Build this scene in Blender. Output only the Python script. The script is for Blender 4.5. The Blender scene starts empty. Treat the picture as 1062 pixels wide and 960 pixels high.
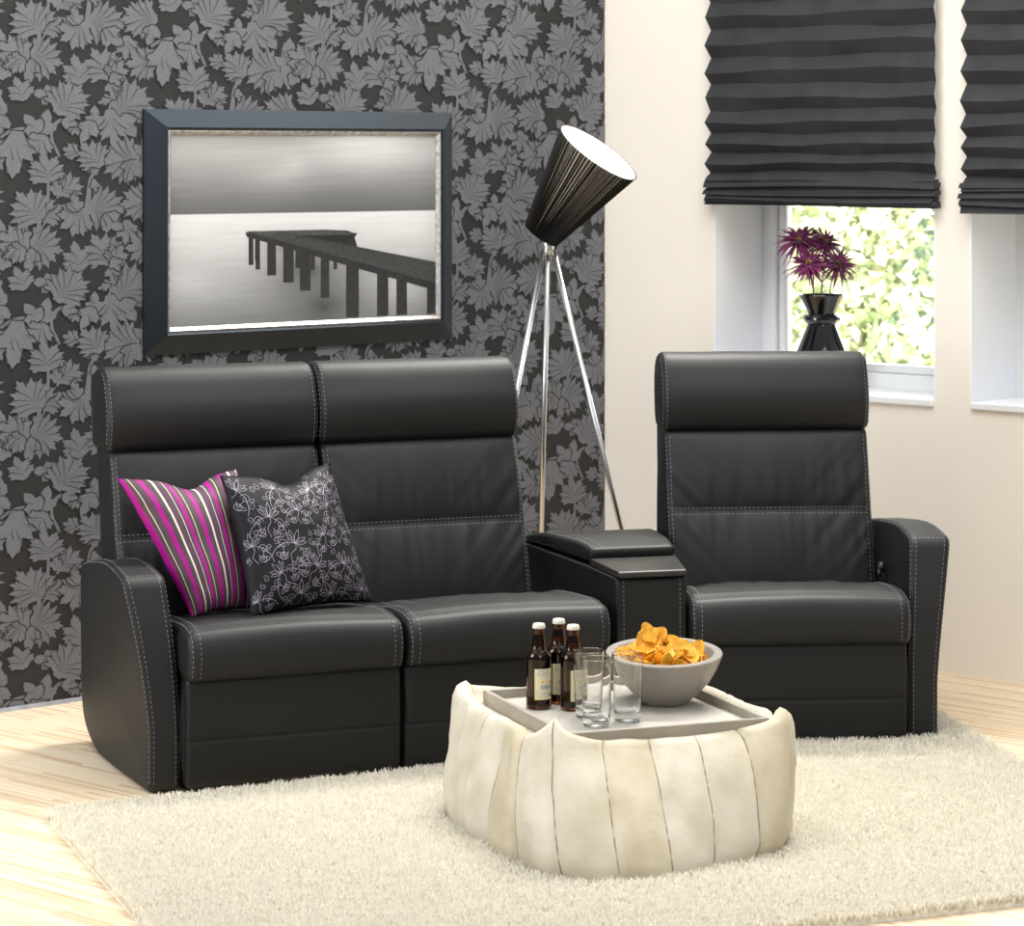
import bpy, bmesh, math, random
import numpy as np
from mathutils import Vector, noise
random.seed(7); rng = np.random.default_rng(7)
scene = bpy.context.scene
COL = scene.collection
R = math.radians

# ------------------------------------------------------------------ helpers
def tag(o, label=None, cat=None, group=None, kind=None):
    if label: o['label'] = label
    if cat: o['category'] = cat
    if group: o['group'] = group
    if kind: o['kind'] = kind
    return o

def thing(name, label, cat, loc=(0, 0, 0), rotz=0.0, group=None, rot=None):
    o = bpy.data.objects.new(name, None); COL.objects.link(o)
    o.empty_display_size = .05
    o.location = loc; o.rotation_euler = rot if rot else (0, 0, rotz)
    return tag(o, label, cat, group)

def mesh(name, verts, faces, mats, parent=None, smooth=True, fm=None, uv=None, recalc=False, loc=None, rotz=None):
    me = bpy.data.meshes.new(name)
    me.from_pydata([tuple(map(float, v)) for v in verts], [], faces)
    if not isinstance(mats, (list, tuple)): mats = [mats]
    for m in mats: me.materials.append(m)
    if fm is not None: me.polygons.foreach_set('material_index', np.array(fm, dtype=np.int32))
    if uv is not None:
        lay = me.uv_layers.new(name='UVMap')
        idx = np.empty(len(me.loops), dtype=np.int32); me.loops.foreach_get('vertex_index', idx)
        lay.data.foreach_set('uv', np.asarray(uv, dtype=np.float32)[idx].ravel())
    if recalc:
        bm = bmesh.new(); bm.from_mesh(me); bmesh.ops.recalc_face_normals(bm, faces=bm.faces); bm.to_mesh(me); bm.free()
    me.polygons.foreach_set('use_smooth', np.full(len(me.polygons), bool(smooth)))
    me.update()
    o = bpy.data.objects.new(name, me); COL.objects.link(o)
    if parent: o.parent = parent
    if loc is not None: o.location = loc
    if rotz is not None: o.rotation_euler = (0, 0, rotz)
    return o

class MB:
    """collects shapes of one part"""
    def __init__(s): s.v = []; s.f = []; s.m = []
    def add(s, v, f, m=0):
        b = len(s.v); s.v += [tuple(p) for p in v]; s.f += [tuple(i + b for i in q) for q in f]; s.m += [m] * len(f)
    def box(s, x0, x1, y0, y1, z0, z1, m=0, bev=0):
        if bev:
            bm = bmesh.new(); bmesh.ops.create_cube(bm, size=1)
            for v in bm.verts: v.co = ((x0+x1)/2+v.co.x*(x1-x0), (y0+y1)/2+v.co.y*(y1-y0), (z0+z1)/2+v.co.z*(z1-z0))
            bmesh.ops.bevel(bm, geom=bm.edges[:], offset=bev, segments=2, affect='EDGES', profile=.5)
            bm.verts.index_update()
            s.add([v.co[:] for v in bm.verts], [[v.index for v in f.verts] for f in bm.faces], m); bm.free(); return
        s.add([(x0,y0,z0),(x1,y0,z0),(x1,y1,z0),(x0,y1,z0),(x0,y0,z1),(x1,y0,z1),(x1,y1,z1),(x0,y1,z1)],
              [(0,3,2,1),(4,5,6,7),(0,1,5,4),(1,2,6,5),(2,3,7,6),(3,0,4,7)], m)
    def tube(s, pts, rad, n=10, m=0, cap=True):
        pts = [Vector(p) for p in pts]; k = len(pts)
        rad = rad if isinstance(rad, (list, tuple)) else [rad]*k
        v = []; up = Vector((0.31, .2, .93))
        for i, p in enumerate(pts):
            t = (pts[min(i+1, k-1)] - pts[max(i-1, 0)]).normalized()
            a = t.cross(up)
            if a.length < 1e-3: a = t.cross(Vector((1, 0, 0)))
            a.normalize(); b = t.cross(a)
            for j in range(n):
                w = 2*math.pi*j/n; v.append(p + (a*math.cos(w) + b*math.sin(w))*rad[i])
        f = [(i*n+j, i*n+(j+1) % n, (i+1)*n+(j+1) % n, (i+1)*n+j) for i in range(k-1) for j in range(n)]
        if cap: f += [tuple(range(n-1, -1, -1)), tuple(range((k-1)*n, k*n))]
        s.add(v, f, m)
    def lathe(s, prof, n=40, m=0, cx=0, cy=0):
        v = []; f = []; k = len(prof)
        for r, z in prof:
            for j in range(n):
                w = 2*math.pi*j/n; v.append((cx+r*math.cos(w), cy+r*math.sin(w), z))
        for i in range(k-1):
            for j in range(n): f.append((i*n+j, i*n+(j+1) % n, (i+1)*n+(j+1) % n, (i+1)*n+j))
        s.add(v, f, m)
    def build(s, name, mats, parent=None, smooth=True, recalc=True, **k):
        o = mesh(name, s.v, s.f, mats, parent, smooth, s.m, **k)
        if recalc:
            bm = bmesh.new(); bm.from_mesh(o.data); bmesh.ops.remove_doubles(bm, verts=bm.verts, dist=1e-6)
            bmesh.ops.dissolve_degenerate(bm, edges=bm.edges, dist=1e-7)
            if recalc != 'merge': bmesh.ops.recalc_face_normals(bm, faces=bm.faces)
            bm.to_mesh(o.data); bm.free()
        return o

def autosmooth(o, ang=35):
    o.data.set_sharp_from_angle(angle=R(ang)); return o

# ------------------------------------------------------------------ materials
def nt(name):
    m = bpy.data.materials.new(name); m.use_nodes = True; t = m.node_tree
    return m, t, t.nodes['Principled BSDF']
def nd(t, typ, **k):
    n = t.nodes.new(typ)
    for a, b in k.items(): setattr(n, a, b)
    return n
def simple(name, col, rough=.5, metal=0., spec=.5, noise_scale=0, noise_amt=0., bump=0., bscale=200, coat=0., sheen=0.):
    m, t, b = nt(name)
    b.inputs['Base Color'].default_value = (*col, 1); b.inputs['Roughness'].default_value = rough
    b.inputs['Metallic'].default_value = metal; b.inputs['Specular IOR Level'].default_value = spec
    b.inputs['Coat Weight'].default_value = coat; b.inputs['Sheen Weight'].default_value = sheen
    tc = nd(t, 'ShaderNodeTexCoord')
    if noise_amt:
        n = nd(t, 'ShaderNodeTexNoise'); n.inputs['Scale'].default_value = noise_scale; n.inputs['Detail'].default_value = 5
        t.links.new(tc.outputs['Object'], n.inputs['Vector'])
        r = nd(t, 'ShaderNodeValToRGB')
        r.color_ramp.elements[0].position = .3; r.color_ramp.elements[1].position = .7
        r.color_ramp.elements[0].color = (*[c*(1-noise_amt) for c in col], 1); r.color_ramp.elements[1].color = (*[min(1, c*(1+noise_amt)) for c in col], 1)
        t.links.new(n.outputs['Fac'], r.inputs['Fac']); t.links.new(r.outputs['Color'], b.inputs['Base Color'])
    if bump:
        n = nd(t, 'ShaderNodeTexNoise'); n.inputs['Scale'].default_value = bscale; n.inputs['Detail'].default_value = 4
        t.links.new(tc.outputs['Object'], n.inputs['Vector'])
        bp = nd(t, 'ShaderNodeBump'); bp.inputs['Strength'].default_value = bump; bp.inputs['Distance'].default_value = .002
        t.links.new(n.outputs['Fac'], bp.inputs['Height']); t.links.new(bp.outputs['Normal'], b.inputs['Normal'])
    return m

LEATHER = simple('black_leather', (.0080, .0083, .0090), .52, spec=.36, bump=.25, bscale=420)
LEATHER_D = simple('black_leather_dark', (.0068, .0069, .0074), .5, spec=.30, bump=.2, bscale=420)
THREAD = simple('light_thread', (.20, .20, .21), .7)
BLACKPL = simple('black_plastic', (.01, .01, .011), .3)
TRAYPL = simple('console_tray', (.022, .020, .018), .38, spec=.4)
STEEL = simple('brushed_steel', (.62, .61, .6), .28, metal=1.0, bump=.05, bscale=900)
CREAM = simple('cream_plaster', (.87, .815, .73), .9, spec=.2, noise_scale=2.2, noise_amt=.02, bump=.05, bscale=160)
WHITE_P = simple('white_window_paint', (.82, .83, .84), .45, noise_scale=3, noise_amt=.015)
REVEAL = simple('white_reveal', (.90, .92, .97), .8, noise_scale=3, noise_amt=.015)
FRAMEBLK = simple('black_lacquer', (.008, .009, .011), .30, spec=.55, coat=.0, noise_scale=5, noise_amt=.2)
FRAMEBLK.node_tree.nodes['Principled BSDF'].inputs['Specular Tint'].default_value = (.62, .8, 1, 1)  # blue of reflected window light put into the highlight tint
SILVER = simple('aged_silver', (.5, .48, .45), .38, metal=.85, noise_scale=60, noise_amt=.35)
BOWLM = simple('grey_bowl', (.275, .252, .222), .36, spec=.5, noise_scale=5, noise_amt=.04)
TRAYR = simple('greywashed_rim', (.34, .305, .25), .6, noise_scale=14, noise_amt=.14, bump=.15, bscale=120)
TRAYW = simple('greywashed_wood', (.455, .425, .375), .6, noise_scale=10, noise_amt=.1, bump=.15, bscale=120)
CAPM = simple('cream_cap', (.78, .74, .62), .35, bump=.1)
VASEM = simple('black_glaze', (.006, .006, .008), .05, coat=.6, noise_scale=4, noise_amt=.1)
STEMM = simple('dark_stem', (.035, .05, .03), .6, noise_scale=50, noise_amt=.2)
PETALM = simple('purple_petal', (.22, .020, .12), .55, noise_scale=120, noise_amt=.55, sheen=.2)
CENTREM = simple('yellow_centre', (.5, .35, .05), .6, noise_scale=100, noise_amt=.3)
BLINDM = simple('charcoal_blind_cloth', (.034, .034, .037), .75, spec=.3, noise_scale=14, noise_amt=.18, bump=.3, bscale=25)
ORANGE = simple('orange_crisp', (.92, .40, .025), .55, noise_scale=55, noise_amt=.35, bump=.25, bscale=150)

# wallpaper: ground and printed leaves
WP_G = simple('wallpaper_ground', (.030, .030, .030), .6, spec=.3, noise_scale=1.5, noise_amt=.08, bump=.1, bscale=500)
WP_L = simple('wallpaper_leaf', (.158, .162, .178), .5, spec=.35, noise_scale=160, noise_amt=.13, bump=.15, bscale=600)
WP_V = simple('wallpaper_vein', (.05, .05, .052), .6, spec=.3, noise_scale=20, noise_amt=.1)

def floor_mat():
    m, t, b = nt('pale_strip_parquet')
    tc = nd(t, 'ShaderNodeTexCoord'); mp = nd(t, 'ShaderNodeMapping')
    mp.inputs['Rotation'].default_value = (0, 0, math.atan(.87))
    t.links.new(tc.outputs['Object'], mp.inputs['Vector'])
    br = nd(t, 'ShaderNodeTexBrick'); br.offset = .37; br.offset_frequency = 2
    br.inputs['Scale'].default_value = 1; br.inputs['Brick Width'].default_value = .42; br.inputs['Row Height'].default_value = .014
    br.inputs['Mortar Size'].default_value = .0002; br.inputs['Bias'].default_value = 0
    br.inputs['Color1'].default_value = (0, 0, 0, 1); br.inputs['Color2'].default_value = (1, 1, 1, 1); br.inputs['Mortar'].default_value = (.2, .2, .2, 1)
    t.links.new(mp.outputs['Vector'], br.inputs['Vector'])
    mp2 = nd(t, 'ShaderNodeMapping'); mp2.inputs['Scale'].default_value = (1.6, 42, 1)
    t.links.new(mp.outputs['Vector'], mp2.inputs['Vector'])
    n = nd(t, 'ShaderNodeTexNoise'); n.inputs['Scale'].default_value = 1.6; n.inputs['Detail'].default_value = 6; n.inputs['Roughness'].default_value = .65
    t.links.new(mp2.outputs['Vector'], n.inputs['Vector'])
    mx = nd(t, 'ShaderNodeMix', data_type='RGBA'); mx.inputs['Factor'].default_value = .48
    t.links.new(br.outputs['Color'], mx.inputs['A']); t.links.new(n.outputs['Fac'], mx.inputs['B'])
    r = nd(t, 'ShaderNodeValToRGB')
    e = r.color_ramp.elements
    e[0].position = .2; e[0].color = (.60, .42, .25, 1); e[1].position = .8; e[1].color = (.83, .71, .53, 1)
    x = e.new(.45); x.color = (.76, .61, .42, 1)
    t.links.new(mx.outputs['Result'], r.inputs['Fac']); t.links.new(r.outputs['Color'], b.inputs['Base Color'])
    b.inputs['Roughness'].default_value = .45; b.inputs['Specular IOR Level'].default_value = .35
    return m
FLOOR = floor_mat()

def hide_mat():
    m, t, b = nt('cream_cowhide_patches')
    uv = nd(t, 'ShaderNodeUVMap'); sp = nd(t, 'ShaderNodeSeparateXYZ'); t.links.new(uv.outputs['UV'], sp.inputs['Vector'])
    fl = nd(t, 'ShaderNodeMath', operation='FLOOR'); t.links.new(sp.outputs['X'], fl.inputs[0])
    wn = nd(t, 'ShaderNodeTexWhiteNoise', noise_dimensions='1D'); t.links.new(fl.outputs[0], wn.inputs['W'])
    r = nd(t, 'ShaderNodeValToRGB'); e = r.color_ramp.elements
    e[0].color = (.60, .53, .395, 1); e[1].color = (.665, .62, .52, 1); x = e.new(.35); x.color = (.645, .59, .475, 1)
    t.links.new(wn.outputs['Value'], r.inputs['Fac'])
    tc = nd(t, 'ShaderNodeTexCoord'); n = nd(t, 'ShaderNodeTexNoise'); n.inputs['Scale'].default_value = 9; n.inputs['Detail'].default_value = 6
    t.links.new(tc.outputs['Object'], n.inputs['Vector'])
    r2 = nd(t, 'ShaderNodeValToRGB'); e = r2.color_ramp.elements
    e[0].position = .3; e[0].color = (.80, .76, .68, 1); e[1].position = .65; e[1].color = (1, 1, 1, 1)
    t.links.new(n.outputs['Fac'], r2.inputs['Fac'])
    mx = nd(t, 'ShaderNodeMix', data_type='RGBA', blend_type='MULTIPLY'); mx.inputs['Factor'].default_value = 1
    t.links.new(r.outputs['Color'], mx.inputs['A']); t.links.new(r2.outputs['Color'], mx.inputs['B'])
    # stitched seam: thin dark line where u crosses a whole number
    fr = nd(t, 'ShaderNodeMath', operation='PINGPONG'); fr.inputs[1].default_value = .5; t.links.new(sp.outputs['X'], fr.inputs[0])
    lt = nd(t, 'ShaderNodeMath', operation='LESS_THAN'); lt.inputs[1].default_value = .013; t.links.new(fr.outputs[0], lt.inputs[0])
    n3 = nd(t, 'ShaderNodeTexNoise'); n3.inputs['Scale'].default_value = 45; t.links.new(tc.outputs['Object'], n3.inputs['Vector'])
    r3 = nd(t, 'ShaderNodeValToRGB'); r3.color_ramp.elements[0].position = .3; r3.color_ramp.elements[1].position = .6; t.links.new(n3.outputs['Fac'], r3.inputs['Fac'])
    mu = nd(t, 'ShaderNodeMath', operation='MULTIPLY'); t.links.new(lt.outputs[0], mu.inputs[0]); t.links.new(r3.outputs['Color'], mu.inputs[1])
    mx2 = nd(t, 'ShaderNodeMix', data_type='RGBA'); mx2.inputs['B'].default_value = (.20, .17, .12, 1)
    t.links.new(mu.outputs[0], mx2.inputs['Factor']); t.links.new(mx.outputs['Result'], mx2.inputs['A'])
    t.links.new(mx2.outputs['Result'], b.inputs['Base Color'])
    b.inputs['Roughness'].default_value = .7; b.inputs['Specular IOR Level'].default_value = .25; b.inputs['Sheen Weight'].default_value = .15
    n4 = nd(t, 'ShaderNodeTexNoise'); n4.inputs['Scale'].default_value = 70; n4.inputs['Detail'].default_value = 5; t.links.new(tc.outputs['Object'], n4.inputs['Vector'])
    bp = nd(t, 'ShaderNodeBump'); bp.inputs['Strength'].default_value = .35; bp.inputs['Distance'].default_value = .004
    t.links.new(n4.outputs['Fac'], bp.inputs['Height']); t.links.new(bp.outputs['Normal'], b.inputs['Normal'])
    return m
HIDE = hide_mat()

def rug_mat(name, lo, hi):
    m, t, b = nt(name)
    g = nd(t, 'ShaderNodeNewGeometry')
    r = nd(t, 'ShaderNodeValToRGB'); e = r.color_ramp.elements; e[0].color = (*lo, 1); e[1].color = (*hi, 1)
    t.links.new(g.outputs['Random Per Island'], r.inputs['Fac']); t.links.new(r.outputs['Color'], b.inputs['Base Color'])
    b.inputs['Roughness'].default_value = .85; b.inputs['Specular IOR Level'].default_value = .1
    tl = nd(t, 'ShaderNodeBsdfTranslucent'); t.links.new(r.outputs['Color'], tl.inputs['Color'])
    mx = nd(t, 'ShaderNodeMixShader'); mx.inputs[0].default_value = .45
    t.links.new(b.outputs[0], mx.inputs[1]); t.links.new(tl.outputs[0], mx.inputs[2]); t.links.new(mx.outputs[0], t.nodes['Material Output'].inputs['Surface'])
    return m
PILE = rug_mat('ivory_pile', (.79, .75, .655), (.90, .87, .79))
RUGBASE = simple('rug_backing', (.78, .73, .62), .9, spec=.1, noise_scale=60, noise_amt=.2)

def stripe_mat():
    m, t, b = nt('magenta_striped_satin')
    uv = nd(t, 'ShaderNodeUVMap'); sp = nd(t, 'ShaderNodeSeparateXYZ'); t.links.new(uv.outputs['UV'], sp.inputs['Vector'])
    mu = nd(t, 'ShaderNodeMath', operation='MULTIPLY'); mu.inputs[1].default_value = 3.0; t.links.new(sp.outputs['X'], mu.inputs[0])
    fr = nd(t, 'ShaderNodeMath', operation='FRACT'); t.links.new(mu.outputs[0], fr.inputs[0])
    r = nd(t, 'ShaderNodeValToRGB'); r.color_ramp.interpolation = 'CONSTANT'
    BR = (.078, .052, .046); MG = (.34, .008, .21); CR = (.66, .58, .55); PU = (.115, .035, .17)
    seq = [(0, MG), (.10, BR), (.19, CR), (.21, BR), (.31, PU), (.33, BR), (.385, MG), (.51, BR), (.555, PU), (.575, BR), (.66, CR), (.715, BR), (.80, PU), (.825, BR), (.90, CR), (.918, BR), (.955, PU), (.975, BR)]
    e = r.color_ramp.elements
    e[0].position = 0; e[0].color = (*MG, 1); e[1].position = seq[1][0]; e[1].color = (*BR, 1)
    for p, c in seq[2:]:
        x = e.new(p); x.color = (*c, 1)
    t.links.new(fr.outputs[0], r.inputs['Fac']); t.links.new(r.outputs['Color'], b.inputs['Base Color'])
    b.inputs['Roughness'].default_value = .55; b.inputs['Specular IOR Level'].default_value = .15
    tc = nd(t, 'ShaderNodeTexCoord'); n = nd(t, 'ShaderNodeTexNoise'); n.inputs['Scale'].default_value = 500; t.links.new(tc.outputs['Object'], n.inputs['Vector'])
    bp = nd(t, 'ShaderNodeBump'); bp.inputs['Strength'].default_value = .15; bp.inputs['Distance'].default_value = .001
    t.links.new(n.outputs['Fac'], bp.inputs['Height']); t.links.new(bp.outputs['Normal'], b.inputs['Normal'])
    return m
STRIPE = stripe_mat()
BLACKSATIN = simple('black_satin', (.009, .009, .011), .55, spec=.14, bump=.15, bscale=500, noise_scale=20, noise_amt=.2)
EMBR = simple('silver_lilac_thread', (.30, .27, .33), .5, metal=.2)

def glass(name, col=(1, 1, 1), rough=0., ior=1.45, solid=True):
    m, t, b = nt(name)
    b.inputs['Base Color'].default_value = (*col, 1); b.inputs['Roughness'].default_value = rough
    b.inputs['IOR'].default_value = ior; b.inputs['Transmission Weight'].default_value = 1
    return m
GLASS = glass('clear_glass', (.97, .98, .98))
BEER = glass('brown_bottle_glass', (.30, .085, .008), .02, 1.45)
BEERFILL = simple('dark_beer', (.018, .007, .003), .15, noise_scale=8, noise_amt=.2)
def pane_mat():
    m, t, b = nt('window_glass')
    out = t.nodes['Material Output']; t.nodes.remove(b)
    tr = nd(t, 'ShaderNodeBsdfTransparent'); gl = nd(t, 'ShaderNodeBsdfGlossy'); gl.inputs['Roughness'].default_value = .02
    fz = nd(t, 'ShaderNodeFresnel'); fz.inputs['IOR'].default_value = 1.3
    mx = nd(t, 'ShaderNodeMixShader'); t.links.new(fz.outputs[0], mx.inputs[0]); t.links.new(tr.outputs[0], mx.inputs[1]); t.links.new(gl.outputs[0], mx.inputs[2])
    t.links.new(mx.outputs[0], out.inputs['Surface'])
    return m
PANE = pane_mat()

SHADE = simple('black_shade_trim', (.008, .0075, .007), .5, noise_scale=60, noise_amt=.2)
THREADBLK = simple('black_shade_thread', (.006, .0055, .005), .5, spec=.3)
SHADEGLOW = simple('glow_shade_liner', (.26, .23, .185), .7, noise_scale=60, noise_amt=.15)  # light glowing through the shade, put into the liner's outer colour
SHADEIN = simple('white_shade_liner', (.92, .92, .92), .7, noise_scale=20, noise_amt=.01)

def leaf_mat(name, a, c):
    m, t, b = nt(name)
    g = nd(t, 'ShaderNodeNewGeometry'); r = nd(t, 'ShaderNodeValToRGB'); e = r.color_ramp.elements
    e[0].color = (*a, 1); e[1].color = (*c, 1)
    t.links.new(g.outputs['Random Per Island'], r.inputs['Fac']); t.links.new(r.outputs['Color'], b.inputs['Base Color'])
    b.inputs['Roughness'].default_value = .6
    return m
LEAF1 = leaf_mat('sunlit_leaf', (.60, .72, .46), (.98, .98, .78))  # overexposed daylight put into the leaf colours
LEAF2 = leaf_mat('overexposed_leaf', (.62, .76, .68), (.92, .99, 1.0))  # daylight glare put into the colour, so nearly white
BARK = simple('pale_bark', (.42, .38, .32), .8, noise_scale=8, noise_amt=.3)
LAWN = simple('bright_lawn', (.55, .66, .38), .9, noise_scale=3, noise_amt=.25)

# ------------------------------------------------------------------ room
WLO = (-1.5237, 8.321, 0); WLA = R(40.3)          # wallpapered wall: local x runs to the corner, room is on local -y
WRO = (.3274, 9.891, 0); WRA = -math.atan(.87)    # cream wall: local x runs away from the corner towards the camera
fl = mesh('floor', [(-6, -1, 0), (7, -1, 0), (7, 11, 0), (-6, 11, 0)], [(0, 1, 2, 3)], FLOOR, smooth=False)
tag(fl, kind='structure', label='pale strip parquet floor', cat='floor')

# --- wallpaper pattern, drawn as flat printed leaves on the wall face -----------------
KX, KY = .53/650, .567/847
def lobe_poly(bx, by, ang, L, W, bend=0.):
    """one pointed acanthus lobe as an outline from base to tip, in drawing units"""
    n = 7; left = []; right = []
    for i in range(n+1):
        s = i/n
        w = W*(.16 + .84*math.sin(math.pi*min(1, s**1.25))**.8)*(1-s**6) if i < n else 0
        if i == 0: w = W*.13
        a = ang + bend*(s-.3)
        x = bx + L*s*math.cos(a); y = by + L*s*math.sin(a)
        nx, ny = -math.sin(a), math.cos(a)
        left.append((x+nx*w*.5, y+ny*w*.5)); right.append((x-nx*w*.5, y-ny*w*.5))
    return left[:-1] + [left[-1]] + right[-2::-1]
def tear(bx, by, tx, ty, W, bend):
    """pointed lobe from base to tip, fullest past its middle, bowed sideways by bend"""
    d = np.array([tx-bx, ty-by]); L = np.hypot(*d) or 1; d /= L; nr = np.array([-d[1], d[0]]); n = 9; a = []; b_ = []
    for i in range(n+1):
        s = i/n; c = np.array([bx, by])+d*L*s+nr*bend*L*math.sin(math.pi*s)*.5
        w = W*.5*(.45+.55*math.sin(math.pi*min(1., s*.85+.02)))*(1-s**3.2)
        a.append(tuple(c+nr*w)); b_.append(tuple(c-nr*w))
    return a+b_[-2::-1]
def fan(out, veins, bx, by, deg, rad, spread, n, aspect=.8, curl=0.):
    """acanthus leaf: overlapping toothed lobes springing in pairs from a midrib"""
    if spread < 90: spread = spread*1.2+18
    h = spread/2; P = max(1, n//2); base = np.array([bx, by], float); D = lambda g: np.array([math.cos(R(g)), math.sin(R(g))])
    rad *= .97; out = []; grp = LV; gid = [len(LV)+1]
    env = lambda q: rad*(1.06-.36*abs(q)**1.5)
    gap = rad*R(spread)/(2*P+1)
    mid = [base+D(deg)*rad*t for t in (0, .3, .6)]
    out.append(tear(*(base-D(deg)*rad*.04), *(base+D(deg)*rad*.80), min(rad*.50, gap*1.8), 0))
    for sg in (-1, 1):
        prev = None
        for j_ in range(P+1):
            q = 1-j_/(P+.35) if j_ < P else 0
            if j_ == P and sg > 0: continue
            phi = h*q*sg; tip = base+D(deg+phi)*env(q)*(1+.05*math.sin(j_*5+bx))
            o = base+D(deg)*rad*(.02+.34*(1-q))
            out.append(tear(*o, *tip, gap*(1.0 if j_ < P else .95), -.26*sg*q))
            d = tip-o; L = np.hypot(*d)
            for e, side, ln in ((.50, -1, .42), (.56, 1, .36)):                  # teeth
                g = math.degrees(math.atan2(d[1], d[0]))+side*34; o2 = o+d*e
                t2 = o2+D(g)*L*ln*.85; out.append(tear(*o2, *t2, gap*.44, 0))
            if prev is not None:                                               # dark line between neighbouring lobes
                m_ = (prev+phi)/2; k = base+D(deg+m_)*env(q)*.80; k0 = base+D(deg)*rad*(.05+.30*(1-q)); c = (k+k0)/2+D(deg)*rad*.05
                pts = [k0, (k0+2*c)/3, (2*c+k)/3, k]; w = (.4, 1.2, 1.8, 2.3); dd = (k-k0)/(np.hypot(*(k-k0)) or 1); nn = np.array([-dd[1], dd[0]])
                vn_ = veins; vn_.append([tuple(p+nn*w_) for p, w_ in zip(pts, w)]+[tuple(p-nn*w_) for p, w_ in reversed(list(zip(pts, w)))])
            prev = phi
    halo = []
    for P_ in out:
        c = np.mean(P_, axis=0); halo.append([tuple(np.array(p)+(np.array(p)-c)/(np.hypot(*(np.array(p)-c)) or 1)*5.5) for p in P_])
    grp.append((halo, out))
def bez(pts, n=14):
    P = []; pts = [np.array(p, float) for p in pts]
    k = len(pts)
    for i in range(k-1):
        p0, p1, p2, p3 = pts[max(i-1, 0)], pts[i], pts[i+1], pts[min(i+2, k-1)]
        for j in range(n):
            s = j/n
            P.append(.5*((2*p1)+(-p0+p2)*s+(2*p0-5*p1+4*p2-p3)*s*s+(-p0+3*p1-3*p2+p3)*s**3))
    P.append(pts[-1]); return P
def stem(out, pts, w0, w1):
    w0 *= 1.25; w1 *= 1.25
    P = bez(pts, 8); k = len(P)
    for i in range(k-1):
        a, b = P[i], P[i+1]; d = b-a; L = np.hypot(*d) or 1; nrm = np.array([-d[1], d[0]])/L
        wa = (w0+(w1-w0)*i/(k-1))/2; wb = (w0+(w1-w0)*(i+1)/(k-1))/2
        out.append([tuple(a+nrm*wa), tuple(b+nrm*wb), tuple(b-nrm*wb), tuple(a-nrm*wa)])
LV, VN = [], []
F = lambda *a, **k: fan(LV, VN, *a, **k)
def S(*a):
    o_ = []; stem(o_, *a); LV.append(([], o_))
S([(250, 225), (222, 165), (170, 118), (100, 98), (40, 112), (0, 138)], 9, 12)
S([(225, 170), (215, 120), (235, 72), (275, 58), (312, 78)], 7, 18)
F(300, 76, 55, 62, 110, 4); F(262, 66, 12, 66, 60, 3)
F(178, 122, -78, 108, 62, 3); F(160, 112, -128, 92, 70, 3)
F(190, 135, 128, 108, 80, 4)
F(70, 118, 96, 205, 42, 3, aspect=.62); F(62, 150, 118, 110, 60, 3); F(80, 140, 60, 95, 50, 3)
F(200, 335, -100, 128, 150, 7)
S([(200, 330), (196, 430), (168, 500), (152, 565)], 9, 13)
F(248, 392, -40, 120, 120, 6); F(236, 395, -96, 78, 40, 2); S([(262, 330), (252, 380), (238, 412)], 4, 9)
F(165, 508, -128, 160, 150, 8)
F(172, 505, -35, 112, 110, 5); S([(176, 540), (200, 500), (214, 478)], 5, 10)
F(112, 632, -152, 138, 130, 7, aspect=.95); F(100, 640, 160, 95, 110, 4, aspect=1.2)
F(122, 620, 12, 152, 150, 8); F(122, 640, 92, 100, 60, 3)
F(100, 815, -112, 108, 80, 4)
F(238, 872, -50, 165, 135, 8); F(222, 800, -168, 85, 70, 3)
F(338, 738, -102, 130, 80, 4)
F(334, 212, -160, 82, 90, 4)
F(428, 264, -130, 140, 110, 6); F(422, 268, 168, 78, 60, 3)
F(592, 238, 178, 178, 135, 9); F(585, 248, 118, 110, 60, 3); S([(585, 238), (612, 268), (645, 325)], 7, 12)
F(634, 285, -86, 215, 44, 3, aspect=.55); F(652, 300, -60, 90, 40, 2)
S([(425, 268), (385, 320), (374, 400), (366, 485)], 7, 22); F(396, 330, 80, 62, 30, 2)
F(378, 452, 5, 165, 140, 8); F(440, 500, 35, 110, 60, 3)
F(362, 478, 148, 130, 150, 7); F(318, 470, -95, 82, 60, 3)
F(545, 520, 95, 105, 70, 4)
F(472, 712, -122, 160, 118, 6); F(474, 712, -58, 96, 80, 4); F(478, 690, 62, 70, 50, 3)
S([(420, 690), (462, 728), (480, 770)], 5, 10); F(480, 728, 85, 80, 60, 3, aspect=1.1)
S([(470, 795), (466, 850), (430, 905), (392, 925)], 8, 10); F(466, 812, 165, 56, 30, 2)
F(488, 880, -42, 200, 120, 8)
F(468, 862, 82, 158, 56, 4); F(400, 930, -90, 90, 60, 3); F(392, 915, 120, 100, 60, 3); S([(470, 870), (510, 895), (560, 885)], 14, 8); F(520, 890, 55, 110, 70, 3)
F(672, 432, 176, 158, 140, 8); F(664, 470, 110, 90, 60, 3)
F(664, 640, 178, 128, 140, 7)

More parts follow.
